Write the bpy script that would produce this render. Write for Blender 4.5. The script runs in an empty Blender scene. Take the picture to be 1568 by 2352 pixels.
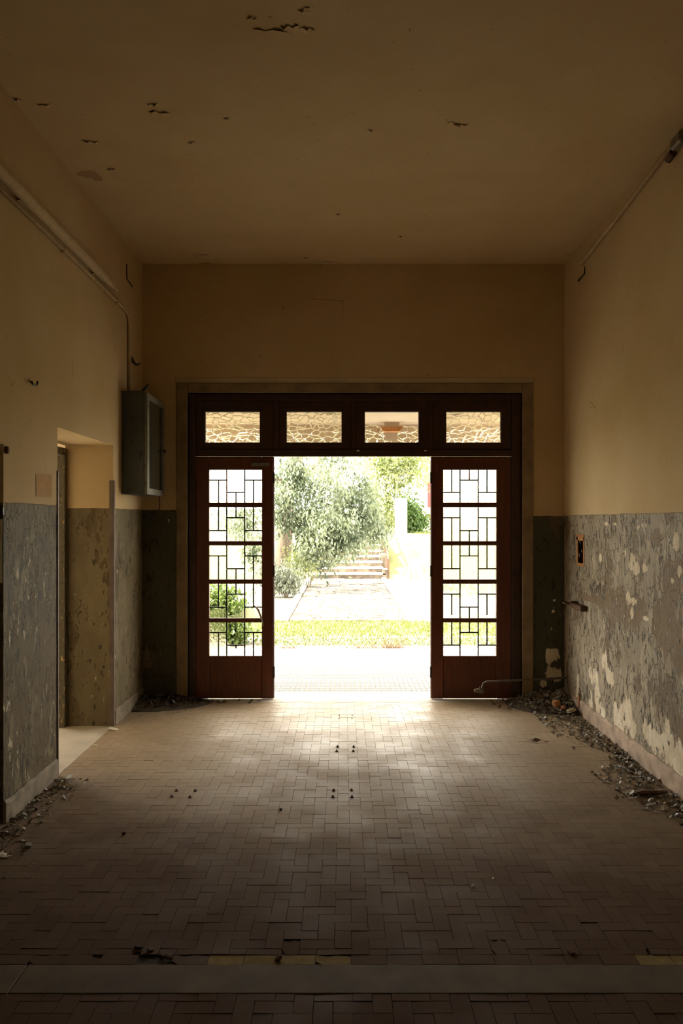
import bpy, bmesh, math, random
import numpy as np
from mathutils import Vector, Matrix

SC = bpy.context.scene
COL = SC.collection
R = math.radians
random.seed(7)

# ------------------------------------------------------------------ camera, sky, sun, exposure
F = 1830.0 / 2352.0            # focal length over frame height
EYE = 1.61                     # eye height above the tiles
cd = bpy.data.cameras.new('camera')
cam = bpy.data.objects.new('camera', cd); COL.objects.link(cam)
cam.location = (0, 0, EYE); cam.rotation_euler = (R(90), 0, 0)
cd.sensor_fit = 'AUTO'; cd.sensor_width = 36; cd.lens = 36 * F
cd.shift_x = -5 / 2352; cd.shift_y = 21 / 2352
cd.clip_start = .05; cd.clip_end = 300
SC.camera = cam

world = bpy.data.worlds.new('sky'); SC.world = world; world.use_nodes = True
wn = world.node_tree
bg = wn.nodes['Background']
bg.inputs['Color'].default_value = (1.0, .94, .83, 1)
bg.inputs['Strength'].default_value = 4.0

sd = bpy.data.lights.new('sun', 'SUN'); sun = bpy.data.objects.new('sun', sd); COL.objects.link(sun)
sd.energy = 9; sd.color = (1, .90, .72); sd.angle = R(.6)
sun.location = (-8, 22, 20)
sun.rotation_euler = (Vector((.57, .08, -.82))).to_track_quat('-Z', 'Y').to_euler()   # from the left, high, along the facade

SC.view_settings.view_transform = 'Standard'; SC.view_settings.look = 'None'
SC.view_settings.gamma = 1; SC.view_settings.use_curve_mapping = False
SC.view_settings.exposure = 1.42
SC.cycles.max_bounces = 14; SC.cycles.diffuse_bounces = 8; SC.cycles.transmission_bounces = 8
SC.cycles.use_denoising = True
SC.cycles.caustics_reflective = False

# ------------------------------------------------------------------ measured room
XL, XR, YB, ZC = -1.81, 1.98, 7.15, 3.92      # side walls, back wall, ceiling
XLo = -2.19                                   # outer face of the left wall
def at(px, py, d):                            # photo measurement at depth d -> metres
    return Vector(((px - 789) * d / 1830, d, EYE - (py - 1197) * d / 1830))
def on_side(px, py, X):                       # photo measurement on a side wall at X
    d = X * 1830 / (px - 789)
    return Vector((X, d, EYE - (py - 1197) * d / 1830))

# ------------------------------------------------------------------ mesh helpers
class MB:
    def __init__(s): s.v = []; s.f = []; s.m = []
    def add(s, vs, fs, mi=0):
        b = len(s.v); s.v += [tuple(p) for p in vs]
        s.f += [tuple(b + i for i in f) for f in fs]; s.m += [mi] * len(fs)
        return s
    def box(s, x0, x1, y0, y1, z0, z1, mi=0):
        return s.add([(x0,y0,z0),(x1,y0,z0),(x1,y1,z0),(x0,y1,z0),(x0,y0,z1),(x1,y0,z1),(x1,y1,z1),(x0,y1,z1)],
                     [(0,3,2,1),(4,5,6,7),(0,1,5,4),(1,2,6,5),(2,3,7,6),(3,0,4,7)], mi)
    def cbox(s, x0, x1, y0, y1, z0, z1, c=.004, mi=0):
        bm = bmesh.new(); bmesh.ops.create_cube(bm, size=1)
        for v in bm.verts:
            v.co = ((x0+x1)/2 + v.co.x*(x1-x0), (y0+y1)/2 + v.co.y*(y1-y0), (z0+z1)/2 + v.co.z*(z1-z0))
        c = min(c, (x1-x0)*.4, (y1-y0)*.4, (z1-z0)*.4)
        bmesh.ops.bevel(bm, geom=bm.edges[:], offset=c, segments=1, affect='EDGES')
        bm.verts.index_update()
        s.add([v.co[:] for v in bm.verts], [[v.index for v in f.verts] for f in bm.faces], mi); bm.free()
        return s
    def tube(s, pts, r, n=8, caps=True, mi=0):
        pts = [Vector(p) for p in pts]; k = len(pts)
        rr = r if isinstance(r, (list, tuple)) else [r] * k
        b = len(s.v); up = None
        for i, p in enumerate(pts):
            t = (pts[min(i+1, k-1)] - pts[max(i-1, 0)]).normalized()
            if up is None:
                up = Vector((0, 0, 1)) if abs(t.z) < .9 else Vector((1, 0, 0))
            a = t.cross(up).normalized(); c = a.cross(t).normalized(); up = c
            for j in range(n):
                w = 2 * math.pi * j / n
                s.v.append(tuple(p + (a * math.cos(w) + c * math.sin(w)) * rr[i]))
        for i in range(k - 1):
            for j in range(n):
                s.f.append((b+i*n+j, b+i*n+(j+1) % n, b+(i+1)*n+(j+1) % n, b+(i+1)*n+j)); s.m.append(mi)
        if caps:
            s.f.append(tuple(b + j for j in reversed(range(n)))); s.m.append(mi)
            s.f.append(tuple(b + (k-1)*n + j for j in range(n))); s.m.append(mi)
        return s
    def prism(s, outline, y0, y1, mi=0):      # outline in x,z, extruded along y
        n = len(outline)
        vs = [(x, y0, z) for x, z in outline] + [(x, y1, z) for x, z in outline]
        fs = [tuple(range(n)), tuple(reversed(range(n, 2*n)))] + [(i, i+n, (i+1) % n + n, (i+1) % n) for i in range(n)]
        return s.add(vs, fs, mi)
    def mesh(s, name, mats, smooth=False):
        me = bpy.data.meshes.new(name); me.from_pydata(s.v, [], s.f)
        for m in (mats if isinstance(mats, (list, tuple)) else [mats]): me.materials.append(m)
        if any(s.m): me.polygons.foreach_set('material_index', s.m)
        if smooth: me.polygons.foreach_set('use_smooth', [True] * len(s.f))
        me.validate(); me.update()
        return me
    def build(s, name, mats, parent=None, smooth=False, loc=None):
        return put(name, s.mesh(name, mats, smooth), parent, loc)

def put(name, me, parent=None, loc=None):
    o = bpy.data.objects.new(name, me); COL.objects.link(o)
    if parent is not None: o.parent = parent
    if loc is not None: o.location = loc
    return o
def tag(o, label=None, cat=None, group=None, kind=None):
    for k, v in (('label', label), ('category', cat), ('group', group), ('kind', kind)):
        if v: o[k] = v
    return o
def empty(name, loc=(0, 0, 0)):
    o = bpy.data.objects.new(name, None); COL.objects.link(o); o.location = loc; o.empty_display_size = .1
    return o
def copy_tree(o, parent=None):
    c = o.copy(); COL.objects.link(c); c.parent = parent
    for ch in list(o.children): copy_tree(ch, c)
    return c
def attr(me, name, vals):
    a = me.attributes.new(name, 'FLOAT', 'POINT'); a.data.foreach_set('value', np.asarray(vals, dtype=np.float32))

# ------------------------------------------------------------------ material helpers
class M:
    def __init__(s, name):
        s.mat = bpy.data.materials.new(name); s.mat.use_nodes = True
        s.t = s.mat.node_tree; s.t.nodes.clear()
        s.out = s.t.nodes.new('ShaderNodeOutputMaterial')
    def n(s, typ, ins=None, **props):
        nd = s.t.nodes.new(typ)
        for k, v in props.items(): setattr(nd, k, v)
        for k, v in (ins or {}).items(): s.set(nd.inputs[k], v)
        return nd
    def set(s, sock, v):
        if isinstance(v, bpy.types.NodeSocket): s.t.links.new(v, sock)
        elif isinstance(v, tuple) and len(v) == 3 and sock.type == 'RGBA': sock.default_value = (*v, 1)
        else: sock.default_value = v
    def pos(s):
        return s.n('ShaderNodeNewGeometry').outputs['Position']
    def scaled(s, v, sx, sy, sz):
        return s.n('ShaderNodeVectorMath', {0: v, 1: (sx, sy, sz)}, operation='MULTIPLY').outputs[0]
    def noise(s, vec, scale, detail=5, rough=.55, dist=0):
        return s.n('ShaderNodeTexNoise', {'Vector': vec, 'Scale': scale, 'Detail': detail, 'Roughness': rough, 'Distortion': dist}).outputs[0]
    def vor(s, vec, scale, feature='DISTANCE_TO_EDGE', out='Distance'):
        return s.n('ShaderNodeTexVoronoi', {'Vector': vec, 'Scale': scale}, feature=feature).outputs[out]
    def math(s, op, a, b=0.0, clamp=False):
        return s.n('ShaderNodeMath', {0: a, 1: b}, operation=op, use_clamp=clamp).outputs[0]
    def step(s, v, lo, hi, a=0.0, b=1.0):
        return s.n('ShaderNodeMapRange', {'Value': v, 'From Min': lo, 'From Max': hi, 'To Min': a, 'To Max': b}, clamp=True).outputs[0]
    def mix(s, f, a, b):
        nd = s.n('ShaderNodeMix', data_type='RGBA'); s.set(nd.inputs['Factor'], f); s.set(nd.inputs[6], a); s.set(nd.inputs[7], b)
        return nd.outputs[2]
    def ramp(s, v, stops, interp='LINEAR'):
        nd = s.n('ShaderNodeValToRGB', {0: v}); cr = nd.color_ramp; cr.interpolation = interp
        while len(cr.elements) < len(stops): cr.elements.new(.5)
        for e, (p, c) in zip(cr.elements, stops): e.position = p; e.color = (*c, 1)
        return nd.outputs[0]
    def attr(s, name): return s.n('ShaderNodeAttribute', attribute_name=name).outputs['Fac']
    def island(s): return s.n('ShaderNodeNewGeometry').outputs['Random Per Island']
    def objrand(s): return s.n('ShaderNodeObjectInfo').outputs['Random']
    def bump(s, h, strength=.5, dist=.01, normal=None):
        ins = {'Height': h, 'Strength': strength, 'Distance': dist}
        if normal is not None: ins['Normal'] = normal
        return s.n('ShaderNodeBump', ins).outputs[0]
    def done(s, col, rough=.7, normal=None, **kw):
        b = s.n('ShaderNodeBsdfPrincipled', {'Base Color': col, 'Roughness': rough})
        if normal is not None: s.set(b.inputs['Normal'], normal)
        for k, v in kw.items(): s.set(b.inputs[k.replace('_', ' ')], v)
        s.t.links.new(b.outputs[0], s.out.inputs[0])
        return s.mat

def plain(name, col, rough=.7, var=.25, scale=14, bump=.15, **kw):
    m = M(name); p = m.pos(); n = m.noise(p, scale)
    c = m.mix(m.step(n, .3, .7), tuple(x * (1 - var) for x in col), tuple(min(1, x * (1 + var)) for x in col))
    return m.done(c, rough, m.bump(m.noise(p, scale * 6), bump, .004), **kw)

CREAM = (.62, .48, .285)
def plaster_nodes(m, p):
    a = m.noise(p, 1.3, 6, .6); b = m.noise(p, 9, 5)
    c = m.mix(m.step(a, .3, .7), (.55, .405, .21), CREAM)
    c = m.mix(m.step(b, .55, .75, 0, .35), c, (.55, .43, .25))
    scratch = m.math('MULTIPLY', m.step(m.vor(m.scaled(p, 1, 1, 1), 2.1), 0, .004, 1, 0), m.step(m.noise(p, 2.3), .58, .64))
    c = m.mix(m.math('MULTIPLY', scratch, .55), c, (.12, .08, .04))
    speck = m.step(m.noise(p, 30, 2), .73, .76)
    c = m.mix(m.math('MULTIPLY', speck, .6), c, (.16, .10, .05))
    return c

def wall_mat(name, line, peel_attr=False, amount=0.0, dark=(.13, .135, .115), light=(.27, .262, .235), fade=None, brown_amt=.10, bcol=(.15, .115, .075)):
    m = M(name); p = m.pos()
    z = m.n('ShaderNodeSeparateXYZ', {0: p}).outputs['Z']
    up = plaster_nodes(m, p)
    # oil paint of the lower wall
    vp = m.scaled(p, 1, 1, .45)
    tone = m.noise(vp, 2.6, 6, .6)
    g = m.mix(m.step(tone, .35, .65), dark, light)
    calm = 1.0 if fade is None else m.step(m.n('ShaderNodeSeparateXYZ', {0: p}).outputs['Y'], fade, fade + .25, 1, .12)
    amt = m.math('MULTIPLY', amount, calm)
    warp = m.n('ShaderNodeVectorMath', {0: vp, 1: m.scaled(m.n('ShaderNodeTexNoise', {'Vector': p, 'Scale': 9.0}).outputs[1], .12, .12, .12)}, operation='ADD').outputs[0]
    # layers flaked down to an older brown coat, ragged upright patches
    br = m.math('ADD', m.noise(m.scaled(p, 1, 1, .5), 3.4, 9, .66), m.math('MULTIPLY', amt, brown_amt))
    brown = m.step(br, .595, .61)
    g = m.mix(m.math('MULTIPLY', brown, .85), g, m.mix(m.step(m.noise(p, 5, 4), .35, .65), bcol, tuple(x * 1.35 for x in bcol)))
    brown2 = m.step(m.math('ADD', m.noise(m.scaled(p, 1.1, 1.1, .4), 7.5, 8, .7), m.math('MULTIPLY', amt, .05)), .615, .63)
    g = m.mix(m.math('MULTIPLY', m.math('MULTIPLY', brown2, .6), amt), g, tuple(x * 1.25 for x in light))
    crack = m.math('MULTIPLY', m.step(m.vor(warp, 15), 0, .034, 1, 0), m.step(m.math('ADD', m.noise(p, 4, 4), m.math('MULTIPLY', amt, .12)), .54, .62))
    fleck = m.step(m.math('ADD', m.noise(m.scaled(p, 1, 1, .35), 30, 3, .6), m.math('ADD', m.math('MULTIPLY', m.noise(p, 3, 3), .3), m.math('MULTIPLY', amt, .038))), .785, .80)
    g = m.mix(m.math('MULTIPLY', m.math('MAXIMUM', crack, fleck), .85), g, (.04, .033, .025))
    pl = m.step(m.math('ADD', m.noise(vp, 20, 5, .6), m.math('ADD', m.math('MULTIPLY', m.noise(p, 3.0, 3), .35), m.math('MULTIPLY', amt, .03))), .865, .87)
    g = m.mix(pl, g, (.50, .42, .28))
    h = m.math('SUBTRACT', m.math('ADD', m.math('MULTIPLY', m.noise(p, 26, 5), .35), 1), m.math('MULTIPLY', m.math('MAXIMUM', m.math('MAXIMUM', crack, fleck), m.math('MULTIPLY', brown, .5)), .9))
    rough = .62
    if peel_attr:
        f = m.math('ADD', m.attr('peel'), m.math('MULTIPLY', m.math('SUBTRACT', m.noise(vp, 15, 8, .72), .5), 2.3))
        bare = m.step(f, .47, .49)
        rim = m.math('SUBTRACT', m.step(f, .40, .46), bare)
        g = m.mix(m.math('MULTIPLY', rim, .55), g, (.10, .085, .065))
        g = m.mix(bare, g, m.mix(m.step(m.noise(p, 11, 5), .35, .7), (.66, .56, .40), (.80, .73, .58)))
        old = m.step(m.math('ADD', m.attr('old'), m.math('MULTIPLY', m.math('SUBTRACT', m.noise(vp, 13, 8, .72), .5), 2.2)), .46, .49)
        g = m.mix(m.math('MULTIPLY', old, m.math('SUBTRACT', 1, bare)), g, (.215, .158, .10))
        h = m.math('SUBTRACT', h, m.math('MULTIPLY', bare, .8))
        rough = m.step(bare, 0, 1, .60, .85)
    edge = m.math('ADD', z, m.math('MULTIPLY', m.math('SUBTRACT', m.noise(p, 3.5, 3), .5), .02))
    lower = m.step(edge, line - .003, line + .003, 1, 0)
    col = m.mix(lower, up, g)
    hh = m.math('ADD', m.math('MULTIPLY', h, lower), m.math('MULTIPLY', m.noise(p, 40, 5), .25))
    if isinstance(rough, float): r = m.step(lower, 0, 1, .85, rough)
    else: r = m.math('ADD', m.math('MULTIPLY', rough, lower), m.math('MULTIPLY', m.math('SUBTRACT', 1, lower), .85))
    return m.done(col, r, m.bump(hh, .7, .007), **{'Specular_IOR_Level': .12})

MAT = {}
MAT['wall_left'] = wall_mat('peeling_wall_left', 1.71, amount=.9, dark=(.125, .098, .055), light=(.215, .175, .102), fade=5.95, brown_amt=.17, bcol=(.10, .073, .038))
MAT['wall_right'] = wall_mat('peeling_wall_right', 1.66, True, amount=1.0, dark=(.265, .225, .165), light=(.39, .335, .25), brown_amt=.045, bcol=(.145, .105, .065))
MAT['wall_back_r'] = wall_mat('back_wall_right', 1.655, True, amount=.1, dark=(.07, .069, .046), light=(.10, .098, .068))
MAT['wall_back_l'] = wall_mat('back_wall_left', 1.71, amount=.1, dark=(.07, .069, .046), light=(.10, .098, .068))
MAT['wall_far'] = plain('cream_plaster', (.52, .42, .27), .85, .12, 3)
m = M('ceiling_plaster'); p = m.pos(); c = plaster_nodes(m, p)
st = m.step(m.math('ADD', m.attr('stain'), m.math('MULTIPLY', m.math('SUBTRACT', m.noise(p, 9, 6, .65), .5), 1.0)), .45, .5)
c = m.mix(m.math('MULTIPLY', st, .75), c, (.36, .21, .11))
c = m.mix(m.math('MULTIPLY', m.step(m.noise(m.scaled(p, 1, 3, 1), 1.1, 4), .52, .7), .35), c, (.52, .38, .20))
MAT['ceiling'] = m.done(c, .9, m.bump(m.noise(p, 12, 6), .3, .006))

def tile_mat(name, rnd):
    m = M(name); p = m.pos(); r = m.objrand() if rnd == 'obj' else m.island()
    xyz = m.n('ShaderNodeSeparateXYZ', {0: p})
    base = m.ramp(r, [(0, (.125, .078, .048)), (.35, (.145, .094, .06)), (.7, (.16, .105, .068)), (1, (.175, .118, .076))])
    dust = m.step(m.noise(p, 1.7, 6, .62), .34, .66)
    base = m.mix(m.math('MULTIPLY', dust, .4), base, (.21, .155, .098))
    # worn reddish front rows, also darkened for the light fading away from the entrance
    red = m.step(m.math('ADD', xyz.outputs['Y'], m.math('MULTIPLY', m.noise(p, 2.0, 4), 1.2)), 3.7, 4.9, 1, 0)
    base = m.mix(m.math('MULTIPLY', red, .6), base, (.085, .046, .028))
    grime = m.step(m.noise(p, 5, 7, .7), .55, .75)
    base = m.mix(m.math('MULTIPLY', grime, .4), base, (.13, .095, .06))
    # rust stains round the old bolt holes
    dist = None
    for bx, by in ((0.03, 5.60), (0.0, 4.70), (-1.02, 4.67), (0.02, 6.60)):
        dd = m.n('ShaderNodeVectorMath', {0: m.scaled(p, 1, 1.6, 0), 1: (bx, by * 1.6, 0)}, operation='DISTANCE').outputs['Value']
        dist = dd if dist is None else m.math('MINIMUM', dist, dd)
    rust = m.step(m.math('ADD', dist, m.math('MULTIPLY', m.math('SUBTRACT', m.noise(p, 22, 4), .5), .07)), .03, .16, .85, 0)
    base = m.mix(rust, base, (.12, .065, .03))
    h = m.math('ADD', m.noise(p, 60, 4), m.math('MULTIPLY', m.noise(p, 9, 3), .8))
    ro = m.step(m.noise(p, 3.1, 6, .65), .35, .65, .36, .62)
    near = m.step(m.math('ADD', xyz.outputs['Y'], m.math('MULTIPLY', m.noise(p, 1.1, 5), 2.4)), 4.9, 7.6)  # paler towards the entrance: the door's light is put into the tile colour
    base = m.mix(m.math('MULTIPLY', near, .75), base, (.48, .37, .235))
    # smoother and glossier towards the entrance, rougher and duller at the front
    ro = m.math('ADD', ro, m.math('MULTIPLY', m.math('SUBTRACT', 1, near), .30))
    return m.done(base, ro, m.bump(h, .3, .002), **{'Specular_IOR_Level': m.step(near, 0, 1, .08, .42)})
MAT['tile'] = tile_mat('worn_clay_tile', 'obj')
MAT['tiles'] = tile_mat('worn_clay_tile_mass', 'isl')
MAT['tile_yellow'] = plain('yellow_worn_tile', (.27, .205, .085), .9, .2, 22, Specular_IOR_Level=.1)
MAT['grout'] = plain('dirty_grout', (.06, .043, .03), .95, .3, 20)
MAT['marble'] = plain('dusty_marble_strip', (.12, .083, .042), .85, .25, 6)
MAT['side_white'] = plain('side_room_limewash', (.74, .66, .52), .9, .08, 3)
MAT['cement'] = plain('pale_cement', (.48, .43, .34), .8, .15, 5)
MAT['baseboard'] = plain('brown_cement_skirting', (.40, .30, .22), .8, .35, 9, .5)
MAT['baseboard_left'] = plain('grey_brown_skirting', (.21, .165, .11), .85, .35, 9, .5)
MAT['stone'] = plain('travertine_surround', (.26, .185, .105), .75, .3, 7, .4)

m = M('dark_red_wood'); p = m.pos()
g = m.noise(m.scaled(p, 14, 14, 1.2), 4, 6, .6, .6)
c = m.mix(m.step(g, .3, .7), (.075, .016, .006), (.15, .036, .012))
c = m.mix(m.step(m.noise(p, 18, 5), .62, .72, 0, .6), c, (.05, .02, .012))
MAT['wood'] = m.done(c, .42, m.bump(g, .2, .003))
MAT['wood_dark'] = plain('dark_frame_wood', (.045, .017, .009), .5, .3, 12)
MAT['iron'] = plain('black_iron', (.018, .016, .014), .5, .3, 30, Metallic=.3)
MAT['rust'] = plain('rusty_iron', (.10, .045, .02), .75, .5, 45, .5)
MAT['lamp_rust'] = plain('rusted_lamp_tray', (.45, .20, .06), .7, .4, 40, .4)
MAT['pipe_cream'] = plain('painted_conduit', (.52, .40, .235), .8, .15, 20)
MAT['pipe_grey'] = plain('grey_pipe', (.17, .135, .10), .5, .25, 30, Metallic=.3)
MAT['black'] = plain('black_rubber', (.015, .013, .011), .6, .2, 30)
MAT['paper'] = plain('yellowed_paper', (.42, .23, .05), .8, .1, 20)
MAT['white_metal'] = plain('pale_enamel', (.80, .78, .62), .4, .1, 20)
MAT['guard'] = plain('brown_corner_guard', (.14, .10, .075), .55, .25, 10)
m = M('flaking_frame_paint'); p = m.pos()
c = m.mix(m.step(m.noise(m.scaled(p, 3, 3, 1), 16, 6, .7), .60, .63), (.10, .085, .05), (.62, .40, .12))
c = m.mix(m.step(m.noise(p, 40, 3), .6, .65), c, (.05, .04, .03))
MAT['flaking'] = m.done(c, .7, m.bump(m.noise(p, 30, 4), .5, .004))
m = M('blue_grey_enamel'); p = m.pos()
c = m.mix(m.step(m.noise(p, 3, 4), .3, .7), (.050, .062, .062), (.085, .10, .098))
c = m.mix(m.step(m.noise(m.scaled(p, 1, 1, .6), 12, 6, .7), .60, .62), c, (.012, .012, .011))
MAT['cabinet'] = m.done(c, .42, m.bump(m.noise(p, 30, 4), .2, .002))
MAT['cabinet_frame'] = plain('worn_cabinet_frame', (.16, .15, .115), .5, .3, 18)
m = M('dusty_cabinet_glass')
d = m.n('ShaderNodeBsdfPrincipled', {'Base Color': (.035, .042, .032), 'Roughness': .18, 'Coat Weight': .3})
m.t.links.new(d.outputs[0], m.out.inputs[0]); MAT['cab_glass'] = m.mat

def glass_mat(name, kind):
    m = M(name); p = m.pos()
    if kind == 'cells':
        w = m.n('ShaderNodeVectorMath', {0: p, 1: m.scaled(m.n('ShaderNodeTexNoise', {'Vector': p, 'Scale': 12.0}).outputs[1], .02, 0, .02)}, operation='ADD').outputs[0]
        e = m.vor(m.scaled(w, 1, 0, 1.6), 15, 'DISTANCE_TO_EDGE'); h = m.math('ADD', m.step(e, .01, .09), m.math('MULTIPLY', m.step(e, .05, .4), .35)); nrm = m.bump(h, 1, .013)
    else:
        h = m.noise(m.scaled(p, 1, 0, .8), 55, 3, .6, .8); nrm = m.bump(h, .5, .008)
    g = m.n('ShaderNodeBsdfGlass', {'Color': (1, .985, .93), 'Roughness': .08, 'IOR': 1.45, 'Normal': nrm})
    m.t.links.new(g.outputs[0], m.out.inputs[0]); return m.mat
MAT['glass_cells'] = glass_mat('cobbled_glass', 'cells')
MAT['glass_fine'] = glass_mat('hammered_glass', 'fine')

def flake_mat(name, stops):
    m = M(name); r = m.math('FRACT', m.math('ADD', m.island(), m.objrand()))
    return m.done(m.ramp(r, stops, 'CONSTANT'), .5)
MAT['flakes'] = flake_mat('fallen_paint_flakes', [(0, (.15, .125, .085)), (.2, (.27, .26, .215)), (.45, (.19, .145, .09)), (.6, (.36, .34, .28)), (.78, (.42, .35, .24)), (.9, (.16, .19, .18)), (.95, (.62, .58, .47))])
MAT['flakes_dark'] = flake_mat('dark_litter', [(0, (.05, .042, .03)), (.3, (.09, .075, .05)), (.6, (.14, .11, .07)), (.85, (.2, .17, .11))])
MAT['flakes_wall'] = flake_mat('curling_paint', [(0, (.28, .275, .25)), (.45, (.34, .33, .30)), (.7, (.12, .10, .08)), (.85, (.55, .47, .33))])
MAT['dirt'] = plain('dirt', (.085, .065, .042), .95, .4, 30, .6)
MAT['brick_chip'] = plain('orange_brick_chip', (.42, .19, .075), .85, .3, 30, .5)
MAT['dead_leaf'] = plain('dead_leaf', (.12, .06, .03), .7, .3, 30)

def leaf_mat(name, dark, light, trans=.35, clump=0):
    m = M(name); r = m.island()
    if clump: r = m.math('ADD', m.math('MULTIPLY', r, .35), m.step(m.noise(m.pos(), clump, 5, .65), .45, .56, 0, .65))  # paler clumps put sunlit foliage into the leaf colour
    c = m.mix(r, dark, light)
    b = m.n('ShaderNodeBsdfPrincipled', {'Base Color': c, 'Roughness': .3})
    t = m.n('ShaderNodeBsdfTranslucent', {'Color': m.mix(r, tuple(x * 1.3 for x in dark), tuple(min(1, x * 1.35) for x in light))})
    x = m.n('ShaderNodeMixShader', {0: trans, 1: b.outputs[0], 2: t.outputs[0]})
    m.t.links.new(x.outputs[0], m.out.inputs[0]); return m.mat
MAT['leaf_tree'] = leaf_mat('tree_leaf', (.03, .05, .022), (.32, .37, .24), .35, 1.3)
MAT['leaf_pale'] = leaf_mat('pale_leaf', (.11, .15, .04), (.34, .37, .17), .45, 1.5)
MAT['leaf_bush'] = leaf_mat('bush_leaf', (.06, .10, .025), (.16, .22, .05), .4)
MAT['leaf_green'] = leaf_mat('green_leaf', (.045, .09, .022), (.10, .17, .04), .35)
MAT['leaf_grey'] = leaf_mat('grey_green_leaf', (.09, .11, .08), (.20, .22, .16), .3)
MAT['grass'] = leaf_mat('grass_blade', (.085, .115, .02), (.17, .20, .045), .3)
MAT['weed'] = leaf_mat('dry_weed', (.10, .06, .03), (.18, .12, .06), .3)
MAT['bark'] = plain('bark', (.16, .12, .085), .9, .35, 16, .8)
MAT['paving'] = plain('pale_terrace_tile', (.165, .158, .148), .6, .06, 8)
MAT['paving_joint'] = plain('terrace_joint', (.42, .40, .36), .9, .1, 8)
MAT['pave_out'] = plain('sunlit_cement', (.58, .55, .50), .8, .08, 4)
MAT['gravel'] = plain('pale_gravel', (.13, .115, .092), .95, .6, 25, .8)
MAT['path_stone'] = plain('pale_path_stone', (.17, .15, .125), .9, .6, 6, .9)
MAT['lawn_soil'] = plain('lawn_ground', (.20, .20, .085), .95, .3, 3, .5)
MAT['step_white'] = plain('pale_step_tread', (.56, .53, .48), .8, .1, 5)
MAT['step_dark'] = plain('dark_riser', (.13, .10, .075), .9, .7, 5, .4)  # risers darker than the treads
MAT['post'] = plain('brown_post', (.15, .08, .05), .7, .3, 10)
MAT['post_grey'] = plain('grey_post', (.28, .25, .19), .8, .3, 10)
MAT['house'] = plain('pale_render', (.66, .62, .55), .9, .05, 3)
MAT['roof_tile'] = plain('orange_roof', (.55, .22, .09), .9, .2, 9)
MAT['porch'] = plain('porch_plaster', (.62, .52, .40), .9, .08, 4)
MAT['red'] = plain('red_sheet', (.5, .03, .03), .6, .1, 5)

# ------------------------------------------------------------------ room shell
def blob_field(P2, blobs):
    f = np.zeros(len(P2), dtype=np.float32)
    for cy, cz, ry, rz in blobs:
        d = np.sqrt(((P2[:, 0] - cy) / ry) ** 2 + ((P2[:, 1] - cz) / rz) ** 2)
        f = np.maximum(f, np.clip(1.15 - .65 * d, 0, 1))
    return f
def grid_xz(fixed, axis, a0, a1, b0, b1, step):
    na = max(2, int((a1 - a0) / step) + 1); nb = max(2, int((b1 - b0) / step) + 1)
    A, B = np.meshgrid(np.linspace(a0, a1, na), np.linspace(b0, b1, nb), indexing='ij')
    A = A.ravel(); B = B.ravel(); C0 = np.full_like(A, fixed)
    vs = {'x': np.stack([C0, A, B], 1), 'y': np.stack([A, C0, B], 1), 'z': np.stack([A, B, C0], 1)}[axis]
    fs = [(i*nb+j, (i+1)*nb+j, (i+1)*nb+j+1, i*nb+j+1) for i in range(na-1) for j in range(nb-1)]
    return vs.tolist(), fs

# floor slab (the tiles are its parts)
floor = MB().box(XL, XR, -9.0, YB + .02, -.14, -.006).build('floor', MAT['grout'])
tag(floor, 'brown herringbone tile floor of the entrance hall with a pale strip across the front', 'floor', kind='structure')

# ceiling with a stain field
vs, fs = grid_xz(ZC, 'z', XLo, XR + .3, 2.0, YB + .3, .05)
mb = MB().add(vs, [tuple(reversed(f)) for f in fs]).box(XLo, XR + .3, -9.4, 2.0, ZC, ZC + .2).box(XLo, XR + .3, 2.0, YB + .3, ZC + .02, ZC + .2)
me = mb.mesh('ceiling', MAT['ceiling'])
co = np.array([v.co[:] for v in me.vertices])
def on_ceil(px, py):
    d = (ZC - EYE) * 1830 / (1197 - py); return ((px - 789) * d / 1830, d)
stains = []
for px, py, rx in ((200, 400, .07), (222, 410, .05), (470, 606, .05)):
    x, y = on_ceil(px, py); stains.append((x, y, rx, rx * .8))
attr(me, 'stain', blob_field(co[:, :2], stains))
ceiling = put('ceiling', me); tag(ceiling, 'brownish cream plaster ceiling with cracks and stains over the hall', 'ceiling', kind='structure')

# left wall: near opening, pier, doorway with header, pier
Y0, Y1, Y2 = 4.24, 5.04, 6.26
wl = MB()
wl.box(XLo, XL, -9.0, 3.1, 0, ZC).box(XLo, XL, 3.1, Y0, 2.02, ZC).box(XLo, XL, Y0, Y1, 0, ZC)
wl.box(XLo, XL, Y1, Y2, 2.205, ZC).box(XLo, XL, Y2, YB + .35, 0, ZC)
wall_left = tag(wl.build('wall_left', MAT['wall_left']), 'left wall with cream plaster above peeling grey-brown paint and a doorway', 'wall', kind='structure')

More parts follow.
